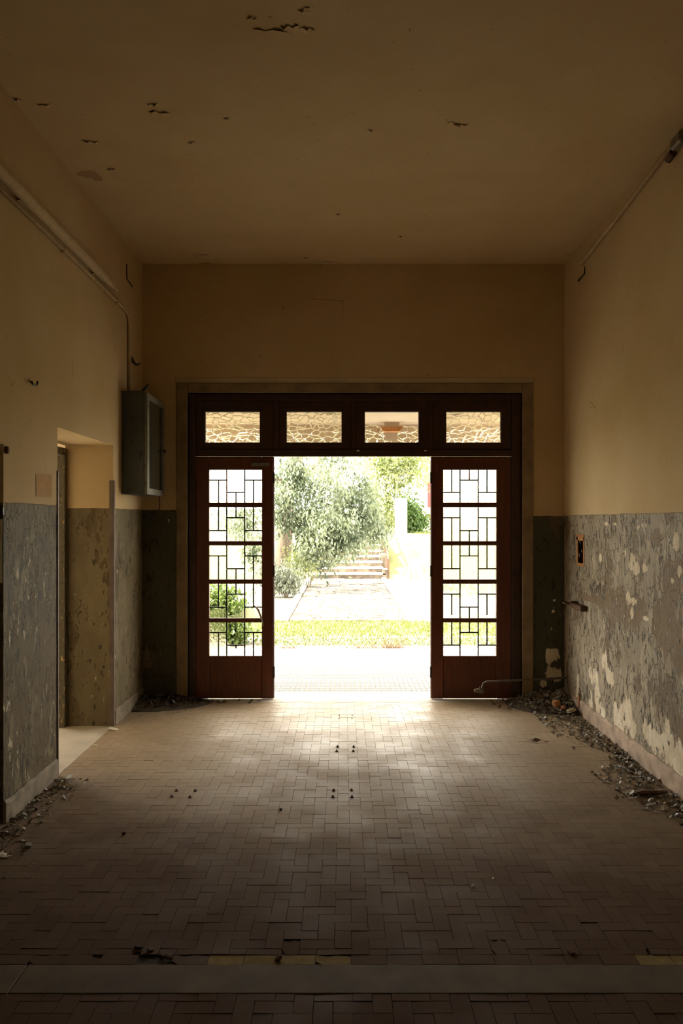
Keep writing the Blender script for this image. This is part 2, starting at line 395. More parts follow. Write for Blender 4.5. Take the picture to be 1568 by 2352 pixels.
# right wall with fields for bare plaster and older coats
vs, fs = grid_xz(XR, 'x', 4.3, YB, 0, 1.7, .016)
s0, s1 = on_side(1326, 1233, XR), on_side(1340, 1296, XR)
def hole(f):
    y = sum(vs[i][1] for i in f) / 4; z = sum(vs[i][2] for i in f) / 4
    return s1.y < y < s0.y and s1.z < z < s0.z
mb = MB().add(vs, [tuple(reversed(f)) for f in fs if not hole(f)])
mb.box(XR, XR + .3, -9.0, 4.3, 0, ZC).box(XR, XR + .3, 4.3, YB + .35, 1.7, ZC).box(XR + .07, XR + .3, 4.3, YB + .35, 0, 1.7)
me = mb.mesh('wall_right', MAT['wall_right'])
co = np.array([v.co[:] for v in me.vertices])
def rblob(px, py, rx, ry):
    v = on_side(px, py, XR); s = (px - 789) / XR
    return (v.y, v.z, rx / s * (v.y / XR), ry / s)
bare = [rblob(*b) for b in ((1365, 1555, 8, 24), (1371, 1595, 8, 26), (1376, 1625, 6, 20), (1388, 1520, 6, 22), (1398, 1555, 9, 18),
        (1384, 1635, 7, 12), (1356, 1610, 4, 24), (1354, 1545, 3, 12), (1425, 1655, 15, 30), (1440, 1640, 10, 32), (1412, 1640, 7, 24), (1450, 1672, 8, 26),
        (1490, 1685, 12, 26), (1510, 1705, 16, 26), (1535, 1720, 18, 34), (1560, 1745, 20, 40), (1532, 1678, 6, 24),
        (1453, 1282, 6, 14), (1460, 1305, 9, 13), (1448, 1297, 5, 10), (1480, 1305, 6, 11), (1442, 1372, 6, 14), (1455, 1380, 8, 8), (1450, 1410, 4, 14),
        (1485, 1422, 7, 5), (1552, 1240, 6, 22), (1562, 1312, 6, 14), (1544, 1334, 4, 7), (1478, 1206, 9, 7), (1465, 1210, 3, 6),
        (1326, 1565, 3, 16), (1378, 1282, 3, 9), (1325, 1590, 3, 20), (1436, 1270, 3, 9), (1392, 1203, 4, 4), (1412, 1204, 4, 4))]
old = [rblob(*b) for b in ((1370, 1378, 26, 10), (1345, 1372, 14, 7), (1420, 1375, 30, 26), (1405, 1395, 16, 30), (1440, 1420, 26, 26),
        (1530, 1440, 30, 60), (1545, 1330, 26, 50), (1510, 1235, 14, 20), (1470, 1400, 14, 24), (1560, 1500, 14, 50), (1395, 1330, 10, 8))]
P2 = co[:, 1:]
attr(me, 'peel', np.where(np.abs(co[:, 0] - XR) < .01, blob_field(P2, bare), 0)); attr(me, 'old', np.where(np.abs(co[:, 0] - XR) < .01, blob_field(P2, old), 0))
wall_right = tag(put('wall_right', me), 'right wall with cream plaster above cracked grey paint peeling to white', 'wall', kind='structure')

# back wall round the entrance
DX0, DX1, DZ = -1.40, 1.60, 2.76
vs, fs = grid_xz(YB, 'y', DX1 + .02, XR, 0, 1.7, .02)
mb = MB(); mb.add(vs, fs, 1)
mb.box(DX1, XR + .3, YB + .004, YB + .35, 0, 1.7, 1).box(DX1, XR + .3, YB, YB + .35, 1.7, ZC, 1)
mb.box(DX0, DX1, YB, YB + .35, DZ, ZC, 0).box(XLo, DX0, YB, YB + .35, 0, ZC, 0)
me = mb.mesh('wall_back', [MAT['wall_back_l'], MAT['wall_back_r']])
co = np.array([v.co[:] for v in me.vertices])
bb = []
for px, py, r in ((1268, 1505, 15), (1275, 1495, 9), (1262, 1513, 10), (1270, 1548, 16), (1283, 1556, 8), (1247, 1570, 7), (1273, 1379, 4), (1270, 1404, 4), (1266, 1480, 3)):
    v = at(px, py, YB); bb.append((v.x, v.z, r / 256, r / 256))
attr(me, 'peel', np.where(np.abs(co[:, 1] - YB) < .001, blob_field(co[:, [0, 2]], bb), 0)); attr(me, 'old', np.zeros(len(co)))
wall_back = tag(put('wall_back', me), 'end wall with cream plaster and dark grey-green lower paint round the entrance', 'wall', kind='structure')
tag(MB().box(XLo, XR + .3, -9.3, -9.0, 0, ZC).build('wall_rear', MAT['wall_far']), 'plain wall behind the viewpoint closing the hall', 'wall', kind='structure')

# ------------------------------------------------------------------ floor tiles
U = .0656; GX, GY = -.035, 4.05
rects = []
def clip_rect(x0, x1, y0, y1, reg):
    a, b, c, d = max(x0, reg[0]), min(x1, reg[1]), max(y0, reg[2]), min(y1, reg[3])
    if b - a > .012 and d - c > .012: rects.append((a, b, c, d))
def herringbone(reg):
    i0, i1 = int((reg[0] - GX) / U) - 3, int((reg[1] - GX) / U) + 3
    j0, j1 = int((reg[2] - GY) / U) - 3, int((reg[3] - GY) / U) + 3
    for i in range(i0, i1):
        for j in range(j0, j1):
            c = (i + j + 2) % 4; x, y = GX + i * U, GY + j * U
            if c == 0: clip_rect(x, x + 2*U, y, y + U, reg)
            elif c == 2: clip_rect(x, x + U, y, y + 2*U, reg)
SY0, SY1 = 2.715, 2.894
herringbone((XL, XR, SY1 + U, 6.58))
herringbone((XL, XR, 1.9, SY0))
k = 0
y = 6.58
while y < 7.07:
    x = XL - (k % 2) * U
    while x < XR: clip_rect(x, x + 2*U, y, y + U, (XL, XR, 6.58, 7.08)); x += 2*U
    y += U; k += 1
x = XL
while x < XR: clip_rect(x, x + 2*U, SY1, SY1 + U, (XL, XR, SY1, SY1 + U)); x += 2*U

def tile_geo(w, d, g=.0009, b=.0004, chip=None):
    x0, x1, y0, y1 = -w/2 + g, w/2 - g, -d/2 + g, d/2 - g
    if chip is None: out = [(x0, y0), (x1, y0), (x1, y1), (x0, y1)]
    elif chip == 0: out = [(x0, y0), (x1*.55, y0), (x1*.7, y0*.3), (x1, y0*.1), (x1, y1), (x0, y1)]
    elif chip == 1: out = [(x0, y0), (x1, y0), (x1, y1*.2), (x1*.5, y1*.5), (x1*.35, y1), (x0, y1)]
    else: out = [(x0, y0*.3), (x0*.6, y0), (x1, y0), (x1, y1*.7), (x1*.2, y1), (x0*.3, y1*.6), (x0, y1)]
    n = len(out)
    vs = [(x, y, -.012) for x, y in out] + [(x, y, -b) for x, y in out]
    vs += [(x - math.copysign(b, x), y - math.copysign(b, y), 0) for x, y in out]
    fs = []
    for k in range(2):
        for i in range(n): fs.append((k*n+i, k*n+(i+1) % n, (k+1)*n+(i+1) % n, (k+1)*n+i))
    fs.append(tuple(range(2*n, 3*n)))
    return vs, fs
def in_view(x, y):
    if y < 2.52: return False
    px = 789 + x * 1830 / y
    return -20 < px < 1588
scored = sorted(((r[1]-r[0])*(r[3]-r[2]) / ((r[2]+r[3])/2)**3 if in_view((r[0]+r[1])/2, (r[2]+r[3])/2) else 0, r) for r in rects)
scored.reverse()
tile_cache = {}
missing = [(-.735, 2.93)]
mass = MB(); n_single = 0
for q, (sc_, r) in enumerate(scored):
    cx, cy, w, d = (r[0]+r[1])/2, (r[2]+r[3])/2, r[1]-r[0], r[3]-r[2]
    if any(abs(cx - a) < w/2 and abs(cy - b) < d/2 for a, b in missing): continue
    front = SY1 < cy < SY1 + 2*U
    if n_single < 300 and sc_ > 0:
        chip = random.choice((0, 1, 2)) if (front and random.random() < .3) else None
        ylw = SY1 < cy < SY1 + U and (-.46 < cx < .06 or 1.1 < cx < 1.5)
        key = (round(w, 3), round(d, 3), chip, ylw)
        if key not in tile_cache:
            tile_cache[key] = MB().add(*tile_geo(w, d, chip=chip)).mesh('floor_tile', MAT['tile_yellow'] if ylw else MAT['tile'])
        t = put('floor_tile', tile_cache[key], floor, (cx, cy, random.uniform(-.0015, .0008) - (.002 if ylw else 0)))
        a = .016 if cy < 3.15 else .004
        t.rotation_euler = (random.uniform(-a, a), random.uniform(-a, a), random.uniform(-.008, .008))
        n_single += 1
    else:
        vs, fs = tile_geo(w, d)
        dz = random.uniform(-.001, .0006); a, b = random.uniform(-.003, .003), random.uniform(-.004, .004)
        mass.add([(x + cx, y + cy, z + dz + x*a + y*b) for x, y, z in vs], fs)
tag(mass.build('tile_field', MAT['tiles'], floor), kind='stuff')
MB().cbox(XL, -1.147, SY0, SY1 - .002, -.03, .001, .003).build('marble_strip', MAT['marble'], floor)
MB().cbox(-1.143, XR, SY0, SY1 - .002, -.03, .0015, .003).build('marble_strip', MAT['marble'], floor)
MB().cbox(DX0 + .02, DX1 - .02, 7.08, 7.50, -.03, .001, .003).build('threshold_slab', MAT['cement'], floor)

# baseboards
def skirting(name, x0, x1, y0, y1, label):
    mb = MB(); n = int((y1 - y0) / .06) + 1
    for i in range(n + 1):
        y = y0 + (y1 - y0) * i / n; j = random.uniform(-.004, .003); h = .118 + random.uniform(-.007, .006)
        a = x0 if x0 in (XL, XR) else x1; b = x1 if a == x0 else x0
        s = 1 if b > a else -1
        mb.v += [(a, y, 0), (b + s*j, y, 0), (b + s*j, y, h - .018), (a + s*.006, y, h), (a, y, h)]
    for i in range(n):
        for k in range(4): mb.f.append((5*i+k, 5*i+k+1, 5*i+5+k+1, 5*i+5+k)); mb.m.append(0)
    mb.f += [(0, 1, 2, 3, 4), (5*n+4, 5*n+3, 5*n+2, 5*n+1, 5*n)]; mb.m += [0, 0]
    o = mb.build(name, MAT['baseboard' if name.endswith('right') else 'baseboard_left']); bm = bmesh.new(); bm.from_mesh(o.data); bmesh.ops.recalc_face_normals(bm, faces=bm.faces); bm.to_mesh(o.data); bm.free()
    return tag(o, label, 'baseboard', kind='structure')
skirting('baseboard_right', XR, XR - .022, 4.2, YB, 'brown chipped skirting along the foot of the right wall')
skirting('baseboard_left', XL, XL + .018, Y0, Y1 - .03, 'brown skirting along the foot of the left wall pier')
skirting('baseboard_corner', XL, XL + .014, Y2 + .03, YB, 'short brown skirting between the side doorway and the corner')

# ------------------------------------------------------------------ entrance: stone surround, frame, transoms, leaves
YD = 7.19; S = 1830 / YD
def dx(px): return (px - 789) / S
def dz(py): return EYE - (py - 1197) / S
sur = empty('trim_1'); tag(sur, 'weathered brown stone surround framing the entrance', 'door surround', kind='structure')
MB().cbox(DX0 - .10, DX0, YB - .012, YB + .30, 0, DZ + .09, .006).build('surround_post', MAT['stone'], sur)
MB().cbox(DX1, DX1 + .10, YB - .012, YB + .30, 0, DZ + .09, .006).build('surround_post', MAT['stone'], sur)
MB().cbox(DX0, DX1, YB - .012, YB + .30, DZ, DZ + .09, .006).build('surround_head', MAT['stone'], sur)
MB().cbox(DX0 - .11, DX1 + .11, YB - .006, YB + .02, DZ + .09, DZ + .14, .005).build('plaster_edge', MAT['wall_far'], sur)

fr = empty('trim_2'); tag(fr, 'dark wooden frame holding the transom windows and the glazed side leaves', 'door frame', kind='structure')
fy0, fy1 = YD - .015, YD + .085
MB().cbox(DX0, dx(449), fy0, fy1, 0, DZ, .004).build('jamb', MAT['wood_dark'], fr)
MB().cbox(dx(1174), DX1, fy0, fy1, 0, DZ, .004).build('jamb', MAT['wood_dark'], fr)
MB().cbox(dx(449), dx(1174), fy0, fy1, dz(920), DZ, .004).build('head', MAT['wood_dark'], fr)
MB().cbox(dx(449), dx(1174), fy0 + .006, fy1, dz(1048), dz(1033), .003).build('transom_bar', MAT['wood_dark'], fr)
for a, b in ((628, 641), (806, 817), (981, 994)):
    MB().cbox(dx(a), dx(b), fy0 + .006, fy1, dz(1033), dz(920), .003).build('mullion', MAT['wood_dark'], fr)
for px in (822, 976):
    MB().cbox(dx(px - 3), dx(px + 3), fy0 - .004, fy0 + .01, dz(1037), dz(1034), .001).build('catch', MAT['white_metal'], fr)

def pane(name, x0, x1, z0, z1, poly, mat, parent, y):
    out = [(x0 + u * (x1 - x0), z0 + v * (z1 - z0)) for u, v in poly]
    return MB().prism(out, y, y + .004).build(name, mat, parent)
FULL = [(0, 0), (1, 0), (1, 1), (0, 1)]
sash = [((449, 628), (471, 596), FULL, 'cobbled glass transom window, first from the cabinet side'),
        ((641, 806), (658, 784), FULL, 'cobbled glass transom window over the cabinet-side half of the opening'),
        ((817, 981), (838, 961), [(0, 0), (1, 0), (1, .52), (.73, .55), (.62, .32), (.60, .06), (.40, .06), (.37, .32), (.27, .55), (.12, .60), (0, .53)], 'transom window with broken glass showing the rusty porch lamp'),
        ((994, 1174), (1025, 1150), FULL, 'cobbled glass transom window nearest the peeling wall')]
for i, ((a, b), (c, d), poly, lab) in enumerate(sash):
    w = empty('window_%d' % (i + 1)); tag(w, lab, 'window', kind='structure')
    X0, X1, Z0, Z1, G0, G1, H0, H1 = dx(a), dx(b), dz(1033), dz(920), dx(c), dx(d), dz(1016), dz(946)
    y0, y1 = YD, YD + .05
    MB().cbox(X0, G0, y0, y1, Z0, Z1, .004).build('sash_stile', MAT['wood_dark'], w)
    MB().cbox(G1, X1, y0, y1, Z0, Z1, .004).build('sash_stile', MAT['wood_dark'], w)
    MB().cbox(G0, G1, y0, y1, Z0, H0, .004).build('sash_rail', MAT['wood_dark'], w)
    MB().cbox(G0, G1, y0, y1, H1, Z1, .004).build('sash_rail', MAT['wood_dark'], w)
    pane('pane', G0, G1, H0, H1, poly, MAT['glass_cells'], w, YD + .028)

rows = [(1079, 1154), (1165, 1243), (1253, 1331), (1341, 1420), (1430, 1507)]
unit = MB().box(-.5, .5, -.5, .5, -.5, .5).mesh('grille_bar', MAT['iron'])
BARS = [(1/3-.01, 0, 0, 1), (2/3, 0, 0, 1), (0, .69, 1/3, .69), (2/3, .69, 1, .69), (1/6, 0, 0, .69), (5/6, 0, 0, .69), (1/3, .31, 2/3, .31), (.5, 0, 0, .31)]
def leaf(name, px0, px1, gx0, gx1, first_a, polys, label):
    o = empty(name, ((dx(px0) + dx(px1)) / 2, YD, 0)); tag(o, label, 'door', kind='structure')
    bx = o.location.x
    def part(nm, a, b, c, d, e, f, mat, ch=.004): return MB().cbox(a - bx, b - bx, c - YD, d - YD, e, f, ch).build(nm, mat, o)
    X0, X1, G0, G1 = dx(px0), dx(px1), dx(gx0), dx(gx1); y0, y1 = YD, YD + .045
    Zt = dz(1049)
    part('stile', X0, G0, y0, y1, .008, Zt, MAT['wood']); part('stile', G1, X1, y0, y1, .008, Zt, MAT['wood'])
    part('rail', G0, G1, y0, y1, dz(rows[0][0]), Zt, MAT['wood'])
    part('kick_panel', G0, G1, y0 + .006, y1 - .006, .008, dz(rows[4][1]), MAT['wood'])
    for k in range(4): part('rail', G0, G1, y0 + .004, y1 - .004, dz(rows[k+1][0]), dz(rows[k][1]), MAT['wood'], .003)
    for k, (ya, yb) in enumerate(rows):
        Z0, Z1 = dz(yb), dz(ya); W, H = G1 - G0, Z1 - Z0
        flip = (k % 2 == 0) != first_a
        for bi, (u0, v0, u1, v1) in enumerate(BARS):
            vert = bi in (0, 1, 4, 5, 7)
            if vert: va, vb = v0 if bi not in (4, 5, 7) else 0, v1; cu, cv, ww, hh = u0, (va + vb)/2, .0115, (vb - va) * H
            else: cu, cv, ww, hh = (u0 + u1)/2, v0, (u1 - u0) * W, .0115
            if flip: cv = 1 - cv
            if name == 'door_1' and k == 4 and bi == 7: cv, hh = .26, .1 * H       # snapped bar
            if name == 'door_2' and k == 3 and bi in (4, 5): hh *= .9; cv += .04
            b = put('grille_bar', unit, o, (G0 + cu * W - bx, .038, Z0 + cv * H)); b.scale = (ww, .008, hh)
        for poly in polys[k]: pane('pane', G0 - bx, G1 - bx, Z0, Z1, poly, MAT['glass_fine'], o, .018)
    return o
L1 = leaf('door_1', 449, 628, 480, 601, True,
     [[FULL], [], [[(0, 0), (1, 0), (1, .10), (.62, .13), (.45, .3), (.38, .7), (.40, 1), (0, 1)]],
      [[(0, 0), (.98, 0), (1, .24), (.66, .29), (.55, .10), (.38, .06), (.30, .26), (.10, .28), (0, .18)]],
      [[(0, 0), (.62, 0), (.56, .16), (.42, .24), (.33, .45), (.29, .75), (.33, 1), (0, 1)]]],
     'dark red glazed door leaf with broken panes beside the wall cabinet')
L2 = leaf('door_2', 990, 1174, 1018, 1140, False,
     [[FULL], [FULL], [FULL], [[(0, 0), (1, 0), (1, .2), (.85, .11), (.66, .15), (.4, .10), (.2, .13), (0, .08)]],
      [[(.66, 0), (1, 0), (1, .27), (.8, .25), (.67, .30)]]],
     'dark red glazed door leaf with mostly whole panes beside the peeling right wall')
for o, sx, px in ((L1, 1, 628), (L2, -1, 990)):
    bx = o.location.x; e = dx(px) - bx
    for z in (.25, 1.16, 2.0):
        MB().tube([(e + sx*.004, -.004, z - .05), (e + sx*.004, -.004, z + .05)], .008, 8).build('hinge', MAT['iron'], o)
    MB().cbox(min(e, e + sx*.006), max(e, e + sx*.006), .008, .02, .01, 2.19, .001).build('edge_strip', MAT['pipe_grey'], o)
MB().cbox(dx(578) - L1.location.x, dx(618) - L1.location.x, -.022, -.002, dz(1071), dz(1063), .003).build('door_closer_plate', MAT['cabinet_frame'], L1)
st = MB().tube([(dx(597), YD + .012, .74), (dx(600), YD - .02, .70), (dx(603), YD - .03, .68)], [.004, .006, .004], 6)
tag(MB().tube([(dx(583), YD + .01, dz(1391)), (dx(593), YD - .012, dz(1400)), (dx(600), YD - .02, dz(1418)), (dx(605), YD - .02, dz(1436))], [.004, .009, .008, .002], 6).build('dry_stalk', MAT['cement']),
    'pale dry stalk poking through the broken pane of the cabinet-side leaf', 'stalk')

# ------------------------------------------------------------------ side doorway
t3 = empty('trim_3'); tag(t3, 'flaking painted frame at the back of the side doorway', 'door frame', kind='structure')
MB().cbox(XLo - .05, XLo + .02, Y2 - .055, Y2, 0, 2.18, .004).build('jamb', MAT['flaking'], t3)
MB().cbox(XLo - .05, XLo + .02, Y1, Y1 + .055, 0, 2.18, .004).build('jamb', MAT['flaking'], t3)
MB().cbox(XLo - .05, XLo + .02, Y1 + .055, Y2 - .055, 2.12, 2.18, .004).build('head', MAT['flaking'], t3)
for n_, (ya, yb), lab in ((4, (Y1 - .002, Y1 + .012), 'dark corner guard on the near edge of the side doorway'), (5, (Y2 - .03, Y2 + .028), 'brown corner guard on the far edge of the side doorway')):
    g = MB().cbox(XL - .03, XL + .008, Y1 - .012 if n_ == 4 else Y2 - .008, Y1 + .006 if n_ == 4 else Y2 + .028, 0, 1.93, .003)
    tag(g.build('trim_%d' % n_, MAT['guard']), lab, 'corner guard', kind='structure')
tag(MB().box(-6.6, XL, 2.9, YB + .02, -.14, 0).build('floor_side', MAT['cement']), 'pale cement floor of the side room behind the doorway', 'floor', kind='structure')
sr = MB().box(-6.8, XLo, 4.4, YB + .35, 3.0, 3.2).box(-6.8, -6.6, 4.4, YB + .35, 0, 3.0).box(-6.8, XLo, 4.26, 4.4, 0, 3.2)
sr.box(-2.9, -2.7, 2.9, 4.26, 0, 3.0).box(-2.9, XLo, 2.9, 3.1, 0, 3.0).box(-2.9, XLo, 2.9, 4.26, 2.02, 3.0)  # unseen partition and closed recess, added to keep side-room light off the front floor
sr.box(-6.8, -6.5, YB, YB + .35, 0, 3.0).box(-3.6, XLo, YB, YB + .35, 0, 3.0).box(-6.5, -3.6, YB, YB + .35, 2.72, 3.0)
tag(sr.build('wall_side', MAT['side_white']), 'cream walls of the side room seen through the doorway', 'wall', kind='structure')

# ------------------------------------------------------------------ wall cabinet
cab = empty('wall_cabinet', (XL, 6.49, 1.83)); tag(cab, 'blue-grey metal wall cabinet with a narrow glass door', 'cabinet')
cw, cdp, chh = .62, .205, .83
MB().cbox(0, cdp - .02, 0, cw, 0, chh, .004).build('body', MAT['cabinet'], cab)
MB().cbox(0, cdp - .012, -.012, .002, chh - .004, chh + .008, .002).build('top_flange', MAT['cabinet'], cab)
door = MB(); fx0, fx1 = cdp - .018, cdp + .006
door.box(fx0, fx1, 0, .07, 0, chh).box(fx0, fx1, cw - .07, cw, 0, chh).box(fx0, fx1, .07, cw - .07, 0, .05).box(fx0, fx1, .07, cw - .07, chh - .05, chh)
dr = door.build('door', MAT['cabinet_frame'], cab)
MB().box(fx0 + .004, fx0 + .010, .07, cw - .07, .05, chh - .05).build('glass', MAT['cab_glass'], dr)
MB().tube([(fx1, cw - .03, .40), (fx1 + .02, cw - .03, .40)], [.014, .012], 10).build('knob', MAT['black'], dr)
tag(MB().tube([(XL + .16, 6.55, 2.67), (XL + .175, 6.555, 2.70), (XL + .205, 6.56, 2.735)], [.012, .014, .009], 8).build('cable_gland', MAT['black']), 'black cable end sticking up from the wall cabinet top', 'cable')
tag(MB().tube([(XL + .17, 7.09, 1.83), (XL + .175, 7.09, 1.76), (XL + .168, 7.1, 1.70)], .004, 6).build('dangling_wire', MAT['black']), 'thin black wire hanging below the wall cabinet', 'wire')

# ------------------------------------------------------------------ pipes and cables
pipe = empty('painted_pipe', (XL + .035, 0, 3.42)); tag(pipe, 'thick cream painted pipe running along the top of the left wall', 'pipe')
MB().tube([(0, 2.0, 0), (0, 5.93, 0)], .034, 14).build('tube', MAT['pipe_cream'], pipe, True)
MB().tube([(0, 5.93, 0), (0, 5.95, 0), (0, 6.12, 0), (0, 6.15, 0)], [.034, .026, .026, .015], 12).build('sleeve', MAT['pipe_cream'], pipe, True)
MB().tube([(0, 6.15, 0), (0, 6.24, 0)], .014, 10).build('stub', MAT['pipe_cream'], pipe, True)
for y in (3.1, 4.4, 5.7):
    MB().cbox(-.03, -.006, y - .012, y + .012, -.042, .042, .002).build('clip', MAT['pipe_cream'], pipe)
cd_ = empty('cable_conduit', (XL + .016, 0, 3.35)); tag(cd_, 'thin cream conduit below the thick pipe dropping to the wall cabinet', 'conduit')
MB().tube([(0, 2.0, 0), (0, 6.50, 0), (0, 6.60, -.01), (0, 6.655, -.045), (0, 6.67, -.09), (0, 6.67, -.69)], .013, 8).build('tube', MAT['pipe_cream'], cd_, True)
for y in (3.6, 5.1, 6.3):
    MB().cbox(-.013, .014, y - .01, y + .01, -.018, .018, .002).build('clip', MAT['pipe_cream'], cd_)
rc = empty('wall_conduit', (0, 0, 0)); tag(rc, 'cream conduit along the top of the right wall below the ceiling', 'conduit')
a, b = on_side(1333, 607, XR - .02), on_side(1568, 300, XR - .02)
MB().tube([a, (a + b) / 2 + Vector((0, 0, -.006)), b], .016, 8).build('tube', MAT['pipe_cream'], rc, True)
j = on_side(1555, 328, XR - .03)
jb = MB().cbox(XR - .055, XR, j.y - .09, j.y + .05, j.z - .03, j.z + .04, .012).build('junction_box', MAT['pipe_grey'], rc)
MB().tube([(XR - .03, j.y + .06, j.z - .03), (XR - .035, j.y + .12, j.z - .05)], [.024, .02], 10).build('spout', MAT['rust'], rc)
tag(MB().tube([on_side(1342, 612, XR - .01), on_side(1342, 628, XR - .02), on_side(1328, 645, XR - .04)], [.003, .006, .010], 7).build('cable_stub', MAT['black']), 'black cable stub bent down under the right wall conduit end', 'cable')
tag(MB().tube([on_side(291, 606, XL + .004), on_side(291, 640, XL + .004), on_side(304, 658, XL + .006)], .0045, 6).build('bent_wire', MAT['black']), 'thin black bent wire high on the left wall near the corner', 'wire')
tag(MB().tube([on_side(303, 820, XL + .01), on_side(306, 832, XL + .02), on_side(313, 838, XL + .03), on_side(322, 835, XL + .025)], [.006, .011, .009, .006], 7).build('cable_scrap', MAT['black']), 'twisted black cable scrap beside the conduit drop above the cabinet', 'cable')
tag(MB().tube([on_side(73, 877, XL + .004), on_side(76, 884, XL + .03), on_side(85, 884, XL + .035), on_side(86, 876, XL + .03)], .006, 7).build('wall_hook', MAT['black']), 'small black metal hook on the upper left wall', 'hook')
tag(MB().cbox(XL, XL + .02, 4.245, 4.275, 1.97, 2.01, .006).build('wall_peg', MAT['rust']), 'dark rusty peg beside the near opening of the left wall', 'peg')
v0, v1 = on_side(82, 1088, XL), on_side(118, 1143, XL)
pp = MB(); 
N = 6
for i in range(N + 1):
    for k in range(2):
        t = i / N; yy = v0.y + (v1.y - v0.y) * t
        pp.v.append((XL + .002 + .004 * math.sin(t * 5) ** 2, yy, (v0.z, v1.z)[k] + .01 * t * (1 if k == 0 else 0)))
for i in range(N): pp.f.append((2*i, 2*i+1, 2*i+3, 2*i+2)); pp.m.append(0)
tag(pp.build('paper_notice', MAT['paper']), 'blank yellowed paper notice pinned on the left wall', 'notice')
tag(MB().cbox(XL - .05, XL - .004, Y0 - .006, Y0, 1.28, 1.62, .003).build('stand_in_plate', MAT['white_metal']), 'pale stand-in plate for the bright strip at the near left opening', 'plate')  # added plate, its pale colour stands in for the bright strip at the opening
tag(MB().cbox(XL - .03, XL + .004, Y0 - .02, Y0 + .004, 1.64, 1.69, .006).build('latch_stub', MAT['iron']), 'black latch stub on the left wall corner above the pale plate', 'latch')

# right wall fittings
v0, v1 = on_side(1326, 1233, XR), on_side(1340, 1296, XR)
bx_ = empty('switch_recess', (XR, (v0.y + v1.y)/2, (v0.z + v1.z)/2)); tag(bx_, 'open rusty electrical box with missing cover on the peeling right wall', 'electrical box')
hy, hz = abs(v0.y - v1.y)/2, abs(v0.z - v1.z)/2
f_ = MB().box(-.004, .0, -hy - .02, hy + .02, hz - .03, hz + .02).box(-.004, .0, -hy - .02, hy + .02, -hz - .02, -hz + .005).box(-.004, 0, -hy - .02, -hy + .004, -hz, hz).box(-.004, 0, hy - .02, hy + .02, -hz, hz)
f_.build('rim', MAT['lamp_rust'], bx_); MB().box(.055, .06, -hy, hy, -hz, hz).build('back_plate', MAT['dirt'], bx_)
MB().box(0, .055, -hy - .018, -hy, -hz, hz).box(0, .055, hy, hy + .018, -hz, hz).box(0, .055, -hy - .018, hy + .018, hz, hz + .018).box(0, .055, -hy - .018, hy + .018, -hz - .018, -hz).build('casing', MAT['rust'], bx_)
v = on_side(1330, 1390, XR)
br = empty('iron_bracket', (XR, v.y, v.z)); tag(br, 'black iron bracket jutting from the peeling right wall', 'bracket')
MB().cbox(-.10, 0, .06, .16, .0, .012, .003).build('flange', MAT['rust'], br)
MB().cbox(-.055, 0, -.22, .06, -.030, .014, .006).build('arm', MAT['rust'], br)
MB().cbox(-.06, -.01, .04, .09, -.006, .03, .006).build('lug', MAT['rust'], br)
pw = empty('water_pipe', (0, 0, 0)); tag(pw, 'grey water pipe with a tap end in front of the right door leaf', 'pipe')
q0, q1, q2 = at(1300, 1557, 6.98), at(1118, 1566, 6.95), at(1107, 1585, 6.93)
MB().tube([q0, q1, q1 + Vector((-.03, -.005, -.012)), q1 + Vector((-.042, -.01, -.04)), q2], .010, 10).build('tube', MAT['pipe_grey'], pw, True)
MB().tube([q2 + Vector((.012, 0, -.014)), q2 + Vector((-.035, 0, -.006)), q2 + Vector((-.07, -.004, -.004))], [.018, .020, .013], 10).build('valve', MAT['pipe_grey'], pw, True)
MB().tube([q2 + Vector((-.02, 0, .005)), q2 + Vector((-.02, 0, .03))], [.006, .004], 8).build('spindle', MAT['pipe_grey'], pw, True)

# ------------------------------------------------------------------ bolts in the floor, litter
def bolt_mesh():
    mb = MB().tube([(0, 0, -.004), (0, 0, .004), (0, 0, .005)], [.011, .011, .006], 8)
    mb.tube([(0, 0, .004), (0, 0, .013)], [.006, .005], 6); return mb.mesh('anchor_bolt', MAT['rust'])
bme = bolt_mesh()
for pts, lab in ((((775, 1716), (812, 1716), (773, 1726), (811, 1726)), 'rusty bolt stub in the farther middle set of four on the floor'),
                 (((766, 1816), (807, 1816), (764, 1831), (808, 1831)), 'rusty bolt stub in the nearer middle set of four on the floor'),
                 (((405, 1817), (448, 1817), (394, 1831), (436, 1832)), 'rusty bolt stub in the set of four towards the side doorway'),
                 (((779, 1643), (809, 1643), (778, 1650), (808, 1650)), 'rusty bolt stub in the faint set of four nearest the entrance')):
    for (px, py), spot in zip(pts, ('far left bolt', 'far right bolt', 'near left bolt', 'near right bolt')):
        d = EYE * 1830 / (py - 1197)
        o = put('anchor_bolt', bme, None, ((px - 789) * d / 1830, d, 0)); tag(o, lab.replace('rusty bolt stub', 'rusty ' + spot), 'bolt', group=lab.replace('rusty bolt stub in', 'bolts of'))
        o.rotation_euler.z = random.random() * 3
        if py < 1660: o.scale = (.6, .6, .35)

